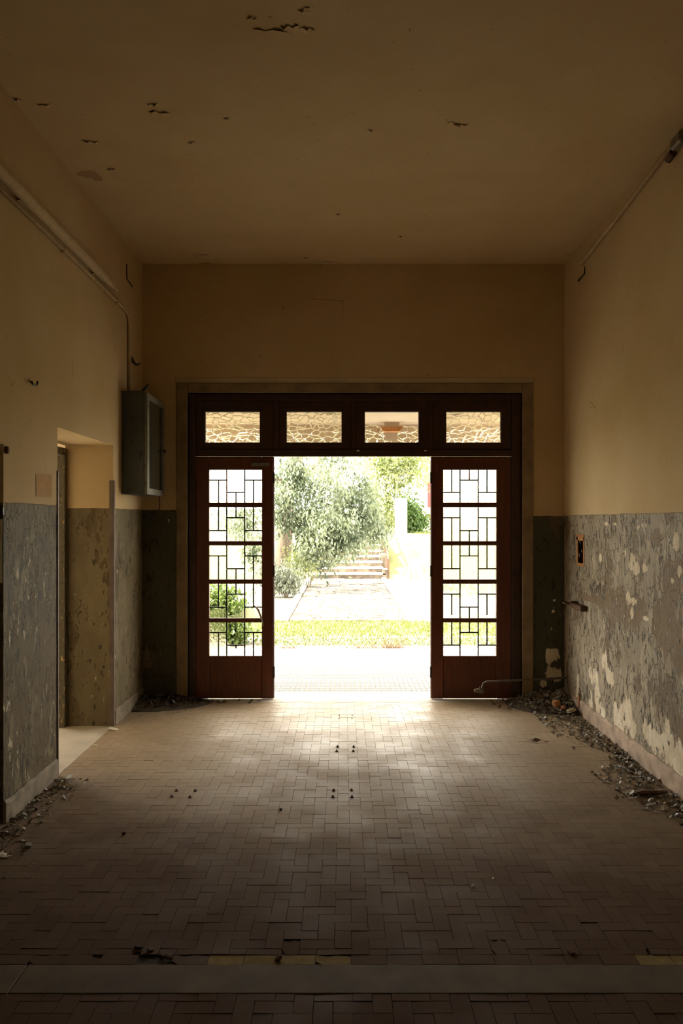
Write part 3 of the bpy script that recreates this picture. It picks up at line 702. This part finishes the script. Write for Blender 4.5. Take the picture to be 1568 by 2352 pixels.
def flake(mb, p, s, tilt, rng, lift=0):
    a = rng.uniform(0, 6.28); ca, sa = math.cos(a), math.sin(a)
    L, W = s * rng.uniform(.7, 1.3), s * rng.uniform(.35, .8); c = s * rng.uniform(.1, .45)
    tx, ty = rng.uniform(-tilt, tilt), rng.uniform(-tilt, tilt)
    vs = []
    for u, h in ((-1, c), (0, 0), (1, c * rng.uniform(.2, 1))):
        for w in (-1, 1):
            x = u * L / 2 * rng.uniform(.75, 1.1); y = w * W / 2 * rng.uniform(.6, 1.15)
            vs.append([x * ca - y * sa, x * sa + y * ca, h + x * tx + y * ty])
    z0 = min(v[2] for v in vs)
    mb.add([(p[0] + v[0], p[1] + v[1], p[2] + v[2] - z0 + lift) for v in vs], [(0, 1, 3, 2), (2, 3, 5, 4)])
def heap_z(x, y, cx, cy, rx, ry, h):
    d = ((x - cx) / rx) ** 2 + ((y - cy) / ry) ** 2
    return h * max(0, 1 - d)
rng = random.Random(3)
HR = (XR - .06, YB - .14, .50, .42, .09)          # heap in the corner by the pipe
HL = (XL + .02, YB - .08, .62, .36, .05)          # heap below the cabinet
def dirt(name, H, label):
    n, mm = 26, 14; mb = MB()
    X0, X1 = (XL + .015, H[0] + H[2]) if H[0] < 0 else (H[0] - H[2], XR - .023)
    Ya, Yb = H[1] - H[3], YB - .003
    for i in range(n):
        for j_ in range(mm):
            x = X0 + (X1 - X0) * i / (n - 1); y = Ya + (Yb - Ya) * j_ / (mm - 1)
            z = heap_z(x, y, *H); mb.v.append((x, y, z * rng.uniform(.75, 1.15) - (.004 if z < .002 else 0)))
    for i in range(n - 1):
        for j_ in range(mm - 1): mb.f.append((i*mm+j_, (i+1)*mm+j_, (i+1)*mm+j_+1, i*mm+j_+1)); mb.m.append(0)
    o = mb.build(name, MAT['dirt']); tag(o, label, 'dirt', kind='stuff'); return o
dirt('dirt_heap', HR, 'low heap of dirt in the corner under the water pipe')
dirt('dirt_drift', HL, 'drift of dark dirt on the floor below the wall cabinet')
big = []
def litter(name, n, place, sizes, mat, label, tilt=.5, keep=0):
    mb = MB()
    for i in range(n):
        p = place()
        flake(mb, p, rng.uniform(*sizes), tilt, rng, .0)
    return tag(mb.build(name, mat), label, 'litter', kind='stuff')
def right_strip():
    y = 3.6 + (YB - 3.6) * rng.random()
    w = .05 + .16 * abs(math.sin(y * 2.3)) + (.1 if y > 6.3 else 0)
    x = XR - .03 - min(abs(rng.gauss(0, w * .8)), .36); return (x, y, heap_z(x, y, *HR))
def right_corner():
    while True:
        x, y = XR - .03 - abs(rng.gauss(0, .22)), YB - .02 - abs(rng.gauss(0, .18))
        if x > DX1 - .55: return (x, y, heap_z(x, y, *HR))
def left_strip():
    y = 3.3 + (Y1 - 3.35) * rng.random() ** .8; x = XL + .022 + min(abs(rng.gauss(0, .10)), .4); return (x, y, 0)
def left_corner():
    x = XL + .02 + abs(rng.gauss(0, .30)); y = YB - .02 - abs(rng.gauss(0, .15)) * (1 if x < XL + .5 else .5)
    return (x, y, heap_z(x, y, *HL))
litter('paint_flake_litter', 2600, right_strip, (.008, .034), MAT['flakes'], 'grey and cream paint flake litter along the foot of the right wall')
litter('corner_rubble', 1000, right_corner, (.012, .05), MAT['flakes'], 'loose rubble of flakes piled in the corner under the water pipe')
litter('wall_foot_litter', 420, left_strip, (.008, .030), MAT['flakes'], 'dark litter of flakes along the foot of the left wall pier')
litter('cabinet_side_rubble', 520, left_corner, (.010, .045), MAT['flakes_dark'], 'dark leafy litter on the floor in the corner below the cabinet')
# bigger flakes one by one
for i in range(46):
    side = i < 34
    p = right_strip() if side else left_strip()
    mb = MB(); flake(mb, (0, 0, 0), rng.uniform(.035, .07), .3, rng)
    o = mb.build('paint_flake', MAT['flakes'], None, False, (p[0] - (.02 if side else -.03), p[1], p[2]))
    if side: tag(o, 'curled paint flake lying in the litter along the right wall', 'paint flake', 'larger flakes along the right wall')
    else: tag(o, 'curled paint flake lying in the litter along the left wall', 'paint flake', 'larger flakes along the left wall')
def chunk(name, loc, size, mat, label, cat, seed, rot=0, group=None):
    r2 = random.Random(seed); bm = bmesh.new(); bmesh.ops.create_icosphere(bm, subdivisions=2, radius=1)
    for v in bm.verts:
        c_ = v.co; m_ = max(abs(c_.x), abs(c_.y), abs(c_.z)); v.co = c_ * (.72 / m_ + .28) * r2.uniform(.86, 1.08)
        v.co = Vector((v.co.x * size[0], v.co.y * size[1], v.co.z * size[2] + size[2] * .9))
    me = bpy.data.meshes.new(name); bm.to_mesh(me); bm.free(); me.materials.append(mat)
    o = put(name, me, None, loc); o.rotation_euler = (r2.uniform(-.2, .2), r2.uniform(-.3, .3), rot); return tag(o, label, cat, group)
def fl(px, py, up=0):
    d = EYE * 1830 / (py - 1197); return Vector(((px - 789) * d / 1830, d, up))
chunk('brick_fragment', at(1278, 1622, 6.72), (.035, .03, .028), MAT['brick_chip'], 'orange brick fragment standing on the corner rubble', 'brick', 1, .5)
chunk('brick_fragment', at(1293, 1629, 6.66), (.028, .02, .016), MAT['brick_chip'], 'small flat tan brick chip beside the orange fragment', 'brick', 2, 1.2)
chunk('brick_fragment', at(1271, 1601, 6.95), (.024, .02, .016), MAT['red'], 'small red scrap on top of the corner rubble', 'scrap', 3, .2)
chunk('brick_fragment', at(1330, 1625, 6.7), (.016, .02, .05), MAT['brick_chip'], 'upright rusty brown chip against the right skirting', 'chip', 4, .8)
chunk('plaster_lump', at(1312, 1635, 6.6), (.04, .03, .014), MAT['flakes'], 'flat grey plaster lump at the front of the corner rubble', 'plaster', 5, .4)
chunk('plaster_chip', fl(262, 1676), (.045, .022, .005), MAT['white_metal'], 'pale plaster chip on the floor by the far side door jamb', 'plaster', 6, .1)
chunk('plaster_chip', fl(218, 1713), (.015, .010, .004), MAT['white_metal'], 'tiny pale chip on the floor edge of the side doorway', 'plaster', 7, .1)
chunk('floor_pebble', fl(1087, 2037), (.007, .006, .006), MAT['white_metal'], 'small pale pebble on the dark floor, nearer of two', 'pebble', 8, .1)
chunk('floor_pebble', fl(1133, 2021), (.005, .005, .006), MAT['white_metal'], 'small pale pebble on the dark floor, farther of two', 'pebble', 9, .1)
chunk('floor_pebble', fl(645, 1861), (.009, .007, .006), MAT['dirt'], 'small dark crumb of dirt left of the nearer bolts', 'crumb', 10, .1)
chunk('floor_pebble', fl(285, 1917), (.010, .007, .008), MAT['rust'], 'small rusty crumb alone on the dark left floor', 'crumb', 11, .1)
mb = MB(); q = fl(1228, 1704)
pts = [(-.065, 0, .004), (-.03, -.018, .012), (-.03, .016, .016), (.01, -.024, .006), (.01, .02, .026), (.05, -.012, .018), (.05, .012, .012), (.075, .004, .004)]
mb.add(pts, [(0, 1, 2), (1, 3, 4, 2), (3, 5, 6, 4), (5, 7, 6)]); mb.tube([(.07, .004, .004), (.1, .0, .003)], .0025, 5)
tag(mb.build('dead_leaf', MAT['dead_leaf'], None, False, q), 'curled dead brown leaf alone on the floor near the right wall', 'leaf')
a, b = fl(1452, 1830, .012), fl(1532, 1826, .02)
tag(MB().tube([a, a.lerp(b, .3) + Vector((0, .008, .004)), a.lerp(b, .7) + Vector((0, -.006, .002)), b], [.008, .018, .015, .006], 6).build('wood_splinter', MAT['dead_leaf']), 'dark wooden splinter lying by the right wall litter', 'wood')
tag(MB().tube([at(1309, 1606, 6.85), at(1303, 1570, 6.98), at(1301, 1522, 7.08)], [.006, .005, .004], 6).build('leaning_stick', MAT['pipe_grey']), 'thin grey stick leaning in the corner above the rubble', 'stick')
tag(MB().tube([at(1330, 1624, 6.62), at(1329, 1592, 6.68)], [.010, .007], 6).build('leaning_stick', MAT['lamp_rust']), 'short rusty stick leaning on the right wall corner', 'stick')
# broken tile bits in the gaps of the front course
for i, (px, py) in enumerate(((318, 2177), (345, 2183), (378, 2196), (388, 2200), (640, 2203), (1312, 2190))):
    chunk('tile_fragment', fl(px, py), (.016, .012, .005), MAT['tile'], ('first', 'second', 'third', 'fourth', 'fifth', 'last')[i] + ' broken tile fragment from the left in the front course', 'tile fragment', 20 + i, i, 'tile fragments along the pale strip')

# curling paint still on the right wall, lifted plaster on the ceiling
mb = MB(); n_ = 0
while n_ < 520:
    y, z = rng.uniform(4.4, 6.9), rng.uniform(.12, 1.58)
    if math.sin(y * 5.1 + z * 3) + math.sin(z * 7.3 - y * 2) + rng.gauss(0, .6) < .2: continue
    s = rng.uniform(.005, .016); h = s * rng.uniform(1.2, 3.0); o_ = rng.uniform(.002, .008)
    mb.add([(XR - .0005, y - s/2, z), (XR - .0005, y + s/2, z + rng.uniform(-.3, .3)*s), (XR - o_, y + s*.4, z + h), (XR - o_*.8, y - s*.45, z + h*.9)], [(0, 1, 2, 3)]); n_ += 1
tag(mb.build('paint_curls', MAT['flakes_wall'], wall_right), kind='stuff')
for px, py, L, a in ((98, 241, .09, .1), (40, 229, .06, .0), (365, 258, .12, .2), (350, 240, .07, .0), (1045, 285, .10, .5), (1060, 288, .08, -.3), (625, 70, .19, .02), (665, 62, .09, -.1),
                     (577, 42, .05, .5), (700, 22, .08, -.7), (705, 67, .07, .2), (378, 606, .20, .1), (460, 585, .14, .0), (755, 601, .10, .0), (440, 328, .05, -.5), (255, 388, .05, .2), (520, 273, .04, 0), (205, 325, .10, .3),
                     (850, 300, .03, .2), (918, 543, .05, .0), (700, 592, .06, .1), (775, 492, .03, .4), (1125, 560, .04, 0)):
    x, y = on_ceil(px, py); W = L * .5; ca, sa = math.cos(a), math.sin(a); vs = []
    for i in range(7):
        u = i / 6 - .5; t = u * L; jag = .012 * math.sin(i * 2.3 + px)
        for w, dz_ in ((-.010 + jag, -.007 - .004 * math.sin(i * 1.7 + py)), (W * (1 - 2.2 * u * u), -.001)):
            vs.append((t * ca - w * sa, t * sa + w * ca, dz_ if abs(u) < .49 else -.001))
    MB().add(vs, [(2*i, 2*i+2, 2*i+3, 2*i+1) for i in range(6)]).build('plaster_flake', MAT['ceiling'], ceiling, False, (x, y, ZC - .0005))

# ------------------------------------------------------------------ outside: porch, terrace, path, stairs
porch = empty('porch_canopy', (0, 7.5, 2.66)); tag(porch, 'cream porch canopy over the terrace seen through the transom windows', 'canopy', kind='structure')
MB().box(-3.4, 2.9, 0, 1.3, 0, .25).build('slab', MAT['porch'], porch)
MB().box(-3.4, 2.9, 1.18, 1.3, -.21, 0).build('beam', MAT['porch'], porch)
tag(MB().box(-9, XLo, YB + .34, YB + .36, 3.0, 6).box(XLo - 6.8, 7, YB + .35, YB + .5, ZC, 6).box(XR + .3, 7, YB, YB + .35, 0, 6).build('wall_facade', MAT['house']), 'outer face of the building round the entrance', 'wall', kind='structure')
c = at(899, 986, 8.5)
lamp = empty('porch_lamp', (c.x, 8.5, 2.66)); tag(lamp, 'rusty tray lamp under the porch seen through broken transom glass', 'lamp')
MB().prism([(-.118, -.048), (-.095, -.098), (.09, -.098), (.118, -.048)], -.07, .07).build('tray', MAT['lamp_rust'], lamp)
MB().box(-.08, .08, -.05, .05, -.05, 0).build('mount', MAT['porch'], lamp)

ter = MB().box(-9, 7, 7.5, 10.05, -.14, -.005).build('terrace', MAT['paving_joint']); tag(ter, 'pale tiled terrace just outside the entrance', 'terrace', kind='structure')
mb = MB(); y = 7.503
while y < 9.97:
    x = -3.2
    while x < 3.4:
        mb.add([(x+.003, y+.003, -.005), (x+.045, y+.003, -.005), (x+.045, y+.075, -.005), (x+.003, y+.075, -.005),
                (x+.005, y+.005, 0), (x+.043, y+.005, 0), (x+.043, y+.073, 0), (x+.005, y+.073, 0)], [(0,1,5,4),(1,2,6,5),(2,3,7,6),(3,0,4,7),(4,5,6,7)]); x += .048
    y += .078
tag(mb.build('terrace_tiles', MAT['paving'], ter), kind='stuff')
MB().cbox(-9, 7, 9.975, 10.06, -.12, .004, .006).build('terrace_edge', MAT['pave_out'], ter)

# ground: gravel, lawn strip, flat then rising ground beyond
def gh(x, y):
    t = max(0, min(1, (y - 22.0) / 8)); up = 1.25 * t * t * (3 - 2 * t) * min(1, max(0, (abs(x - .12) - .9) / .4))
    if y > 24.6: up = max(up, 1.22 * min(1, (y - 24.0) / 1.2)) 
    return -.02 + up + max(0, y - 32) * .05
nx, ny = 60, 70; mb = MB()
for i in range(nx):
    for j_ in range(ny):
        x = -14 + 28 * i / (nx - 1); y = 10.05 + 45 * (j_ / (ny - 1)) ** 1.5; mb.v.append((x, y, gh(x, y)))
for i in range(nx - 1):
    for j_ in range(ny - 1):
        yc = mb.v[i*ny+j_][1]; mb.f.append((i*ny+j_, (i+1)*ny+j_, (i+1)*ny+j_+1, i*ny+j_+1)); mb.m.append(1 if (11.2 < yc < 12.8 or yc > 21.0) else 0)
tag(mb.build('ground', [MAT['gravel'], MAT['lawn_soil']]), 'sunlit gravel and lawn rising beyond the terrace', 'ground', kind='structure')
def blades(name, n, area, h, mat, label, cat='grass'):
    mb = MB()
    for _ in range(n):
        x, y = rng.uniform(area[0], area[1]), rng.uniform(area[2], area[3]); z = gh(x, y)
        a = rng.uniform(0, 6.28); w = .006; hh = rng.uniform(*h); l = rng.uniform(.2, .8) * hh; b = rng.uniform(0, 6.28)
        mb.add([(x - w*math.cos(a), y - w*math.sin(a), z), (x + w*math.cos(a), y + w*math.sin(a), z), (x + l*math.cos(b), y + l*math.sin(b), z + hh)], [(0, 1, 2)])
    return tag(mb.build(name, mat), label, cat, kind='stuff')
blades('grass_strip', 16000, (-4.5, 4.0, 11.2, 12.9), (.02, .07), MAT['grass'], 'bright green strip of short grass across the path foot')
blades('grass_verge', 5000, (-1.15, 4, 10.4, 11.12), (.01, .04), MAT['grass'], 'sparse grass on the gravel between terrace and lawn strip')
blades('lawn', 9000, (2.3, 7, 17, 27.5), (.03, .09), MAT['grass'], 'sunlit lawn rising to the side of the stairs')
for x, n, s, lab in ((.58, 90, .16, 'dry brown weed tuft at the terrace edge, larger'), (.22, 70, .08, 'low dry weeds along the terrace edge, middle'), (-.68, 60, .07, 'low dry weeds along the terrace edge near the left leaf')):
    mb = MB()
    for _ in range(n):
        bx = rng.gauss(0, .09); a = rng.uniform(0, 6.28); hh = s * rng.uniform(.4, 1.2); l = hh * .8
        mb.add([(bx - .004, 0, 0), (bx + .004, 0, 0), (bx + l*math.cos(a), l*math.sin(a), hh)], [(0, 1, 2)])
    tag(mb.build('weed_tuft', MAT['weed'], None, False, (x, 10.1, -.02)), lab, 'weed', kind='stuff')

path = empty('stone_path', (0, 12.9, 0)); tag(path, 'pale stone path running from the lawn strip to the stairs', 'path', kind='structure')
MB().box(-1.02, 1.16, 0, 9.45, -.05, -.016).build('bed', MAT['dirt'], path)
PX0, PX1 = -.90, 1.04
mb = MB(); y = .02
while y < 9.3:
    d = rng.uniform(.10, .20); x = PX0
    while x < PX1 - .02:
        w = min(rng.uniform(.22, .55), PX1 - x); z = rng.uniform(-.006, .012); g = rng.uniform(.008, .02)
        mb.add([(x+g, y+g, -.03), (x+w-g, y+g, -.03), (x+w-g, y+d-g, -.03), (x+g, y+d-g, -.03),
                (x+g+.01, y+g+.01, z), (x+w-g-.01, y+g+.012, z + rng.uniform(-.006, .006)), (x+w-g-.012, y+d-g-.01, z), (x+g+.01, y+d-g-.01, z + rng.uniform(-.006, .006))],
               [(0,1,5,4),(1,2,6,5),(2,3,7,6),(3,0,4,7),(4,5,6,7)]); x += w
    y += d
tag(mb.build('paving_stones', MAT['path_stone'], path), kind='stuff')
for x in (PX0 - .13, PX1 + .01):
    yy = 0
    while yy < 9.2:
        L = rng.uniform(.8, 1.1); MB().cbox(x, x + .12, yy + .008, min(yy + L, 9.3), -.05, .05 + rng.uniform(-.01, .01), .012).build('kerb_stone', MAT['step_white'], path); yy += L

stairs = empty('stone_stairs', (.13, 22.3, 0)); tag(stairs, 'flight of pale stone steps climbing at the end of the path', 'stairs', kind='structure')
for k in range(9):
    w = 1.0 if k else 1.06
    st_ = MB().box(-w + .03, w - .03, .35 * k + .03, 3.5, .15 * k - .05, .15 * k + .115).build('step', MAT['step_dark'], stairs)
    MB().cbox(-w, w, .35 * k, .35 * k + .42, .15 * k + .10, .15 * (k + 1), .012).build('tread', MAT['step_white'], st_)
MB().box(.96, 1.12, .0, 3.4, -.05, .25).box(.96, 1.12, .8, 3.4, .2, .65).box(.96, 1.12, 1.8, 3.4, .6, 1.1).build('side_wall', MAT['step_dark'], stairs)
for k in range(5):
    p_ = MB().box(1.13 - .028, 1.13 + .028, .18 + .68 * k, .24 + .68 * k, -.05 + .29 * k, .55 + .29 * k)
    p_.build('post', MAT['post'], stairs)
MB().tube([(1.13, .2, .5), (1.13, 2.95, 1.68)], .02, 8).build('handrail', MAT['post'], stairs)
for i, (px, py, h, lab) in enumerate(((943, 1323, .36, 'shorter grey garden post on the lawn beside the stairs'), (955, 1326, .32, 'grey garden post nearest the right leaf, beside the stairs'))):
    v = at(px, py, 22.2); tag(MB().cbox(-.035, .035, -.035, .035, 0, h + .03, .01).build('garden_post', MAT['post_grey'], None, False, (v.x, v.y, -.03)), lab, 'post')
v = at(920, 1250, 26)
tag(MB().cbox(v.x - .18, v.x + .18, 25.6, 26.2, .6, 2.35, .02).build('white_pillar', MAT['house']), 'white masonry pillar above the stairs beside the green bush', 'pillar')
hs = empty('pale_house', (3.6, 34, 1.0)); tag(hs, 'pale house with an orange roof edge far beyond the lawn', 'house')
MB().box(-.6, 5, 0, 4, -.5, .75).build('wall', MAT['house'], hs)
MB().prism([(-.75, .72), (5.1, .72), (5.1, .85), (-.75, .85)], -.25, 4.2).build('roof', MAT['roof_tile'], hs)
MB().box(-.02, .10, -.02, 0, 1.2, 2.3).build('red_panel', MAT['red'], hs)
MB().box(-.1, 5, .2, 3.8, .85, 2.6).build('upper_wall', MAT['house'], hs)
fc = empty('garden_fence', (2.4, 30, 1.15)); tag(fc, 'pale picket fence at the top of the lawn', 'fence')
pk = MB().box(-.03, .03, -.01, .01, 0, .62).mesh('picket', MAT['house'])
for k in range(26): put('picket', pk, fc, (.0 + .13 * k, 0, 0))
MB().box(-.1, 3.4, .01, .03, .42, .48).build('rail', MAT['house'], fc)
pb = at(595, 1345, 13.2)
tag(MB().cbox(-.05, .05, -.05, .05, 0, .55, .02).build('concrete_post', MAT['cement'], None, False, (pb.x, 13.2, -.03)), 'pale concrete post seen through the broken pane of the left leaf', 'post')
pb = at(563, 1390, 13.6)
tag(MB().cbox(-.14, .14, -.1, .1, 0, .22, .02).build('concrete_block', MAT['step_white'], None, False, (pb.x, 13.6, -.03)), 'low concrete block on the grass seen through the left leaf', 'block')

# ------------------------------------------------------------------ trees and bushes
def foliage(blobs, size, seed, droop=.6, aspect=.42):
    """blobs: (centre, radii, leaf count). Leaves hang in short sprays; folded two-triangle leaves."""
    r = np.random.default_rng(seed); V = []; Fc = []; base = 0
    for c, rad, n in blobs:
        nc = max(4, n // 14)
        d = r.normal(size=(nc, 3)); d /= np.linalg.norm(d, axis=1)[:, None]
        cc = np.array(c) + d * np.array(rad) * (r.random((nc, 1)) ** .45)
        k = r.integers(0, nc, n)
        off = r.normal(size=(n, 3)) * np.array([.10, .10, .13]) * size / .08
        P = cc[k] + off
        ax = r.normal(size=(n, 3)) * .6 + np.array([0, 0, -droop * 1.5]); ax /= np.linalg.norm(ax, axis=1)[:, None]
        sd_ = np.cross(ax, r.normal(size=(n, 3))); sd_ /= np.linalg.norm(sd_, axis=1)[:, None] + 1e-9
        nm = np.cross(ax, sd_); L = size * r.uniform(.6, 1.3, (n, 1)); W = L * aspect
        a = P; b = P + ax * L * .45 + sd_ * W * .5 + nm * W * .15; e = P + ax * L; g = P + ax * L * .45 - sd_ * W * .5 + nm * W * .15
        V.append(np.stack([a, b, e, g], 1).reshape(-1, 3))
        i = base + np.arange(n) * 4
        Fc.append(np.concatenate([np.stack([i, i+1, i+2], 1), np.stack([i, i+2, i+3], 1)])); base += 4 * n
    mb = MB(); mb.v = np.concatenate(V).tolist(); mb.f = np.concatenate(Fc).tolist(); mb.m = [0] * len(mb.f)
    return mb
def pb_(px, py, d, rx, ry, n, rd=None):
    v = at(px, py, d); s = 1830 / d; return ((v.x, v.y, v.z), (rx / s, rd or (rx + ry) / 2 / s * .8, ry / s), n)

tr = empty('drooping_tree', (0, 0, 0)); tag(tr, 'large tree with drooping grey-green foliage hanging over the path', 'tree')
tb = at(648, 1325, 20)
MB().tube([(tb.x - .12, 20, -.05), (tb.x - .04, 20, .5), (tb.x + .06, 20, 1.2), (tb.x + .12, 20.1, 2.2), (tb.x + .4, 20.3, 3.4), (tb.x + .9, 20.3, 4.6)], [.34, .25, .2, .17, .14, .08], 12).build('trunk', MAT['bark'], tr, True)
for bi, (e1, e2) in enumerate((((1.4, 19.6, 3.6), (2.2, 19.2, 3.1)), ((-1.2, 19.4, 3.3), (-2.2, 19, 3.6)), ((.9, 18.8, 2.9), (1.5, 18.3, 2.2)))):
    MB().tube([(tb.x + .12, 20.1, 2.2 + .3 * bi), (tb.x + e1[0], e1[1], e1[2]), (tb.x + e2[0], e2[1], e2[2])], [.10, .06, .02], 8).build('branch', MAT['bark'], tr, True)
crown = [pb_(650, 1195, 18, 34, 22, 500), pb_(645, 1150, 18, 40, 40, 900), pb_(690, 1120, 18.5, 40, 30, 800), pb_(670, 1075, 18.5, 60, 34, 1000), pb_(720, 1185, 18, 45, 36, 1700), pb_(725, 1235, 17.8, 32, 34, 1700), pb_(768, 1262, 18, 22, 24, 800),
         pb_(705, 1255, 18, 16, 18, 350), pb_(785, 1215, 18, 40, 34, 1700), pb_(790, 1150, 18.5, 40, 36, 1300), pb_(838, 1190, 18.6, 34, 32, 1500), pb_(862, 1222, 18.8, 30, 20, 800), pb_(815, 1246, 18.4, 26, 18, 600),
         pb_(750, 1095, 18, 50, 30, 900), pb_(845, 1120, 19, 40, 36, 900), pb_(800, 1060, 19, 60, 26, 700), pb_(740, 1010, 19, 130, 40, 1400), pb_(545, 1200, 18.5, 50, 36, 1100), pb_(580, 1260, 18.2, 26, 26, 500), pb_(540, 1120, 19, 60, 30, 300), pb_(740, 900, 20, 220, 90, 2200), pb_(740, 1295, 18, 9, 16, 160)]
tag(foliage(crown, .105, 1, .8).build('foliage', MAT['leaf_tree'], tr), kind='stuff')
tr2 = empty('pale_tree', (0, 0, 0)); tag(tr2, 'pale yellow-green tree rising above the stairs behind the drooping tree', 'tree')
v = at(900, 1270, 27)
MB().tube([(v.x - .6, 27.4, .9), (v.x - .5, 27.4, 2.2), (v.x - .4, 27.4, 3.6)], [.16, .13, .07], 10).build('trunk', MAT['bark'], tr2, True)
tag(foliage([pb_(900, 1090, 27, 60, 40, 1500), pb_(880, 1150, 27, 45, 45, 1700), pb_(920, 1060, 27, 60, 40, 1500), pb_(970, 1080, 28, 40, 40, 700), pb_(960, 1040, 27, 50, 40, 800), pb_(860, 1060, 27, 50, 40, 900), pb_(1080, 1120, 29, 70, 60, 900), pb_(895, 1200, 27, 22, 26, 500)], .13, 2, .5).build('foliage', MAT['leaf_pale'], tr2), kind='stuff')
def bush(name, blobs, size, seed, mat, label, base, droop=.5, aspect=.45):
    o = empty(name, (0, 0, 0)); tag(o, label, 'bush')
    b = base; mb = MB()
    for k in range(3): mb.tube([(b[0] + .02*k, b[1], b[2] - .03), (b[0] + (k-1)*.12, b[1], b[2] + .35)], [.018, .008], 6)
    mb.build('stem', MAT['bark'], o)
    tag(foliage(blobs, size, seed, droop, aspect).build('foliage', mat, o), kind='stuff'); return o
v = at(950, 1232, 28)
bush('green_bush', [pb_(948, 1185, 28, 20, 36, 1100), pb_(940, 1215, 28, 13, 18, 500), pb_(962, 1200, 28, 14, 26, 700), pb_(938, 1160, 28, 12, 18, 400)], .13, 3, MAT['leaf_green'], 'deep green bush standing at the top of the lawn', (v.x, 28, 1.1))
v = at(655, 1345, 17)
bush('weeping_bush', [pb_(645, 1328, 17, 30, 18, 1700), pb_(665, 1335, 17, 26, 12, 900), pb_(612, 1325, 17, 24, 20, 900)], .085, 4, MAT['leaf_grey'], 'grey-green drooping bush at the foot of the tree trunk', (v.x, 17, 0), .9, .3)
v = at(705, 1310, 19)
bush('pale_bush', [pb_(700, 1290, 19.5, 32, 18, 900), pb_(720, 1280, 20, 20, 22, 500), pb_(675, 1290, 19.5, 22, 20, 500)], .09, 5, MAT['leaf_pale'], 'pale bush between the tree trunk and the stairs', (v.x, 19.5, 0))
v = at(515, 1480, 10.6)
bush('leafy_shrub', [pb_(500, 1385, 10.7, 32, 28, 900), pb_(535, 1400, 10.7, 22, 22, 600), pb_(525, 1440, 10.6, 30, 28, 900), pb_(490, 1450, 10.7, 24, 26, 500), pb_(545, 1455, 10.6, 18, 20, 300), pb_(450, 1400, 10.8, 40, 40, 600)], .07, 6, MAT['leaf_bush'], 'bright green shrub by the terrace seen through the left leaf', (v.x, 10.6, 0), .3, .6)
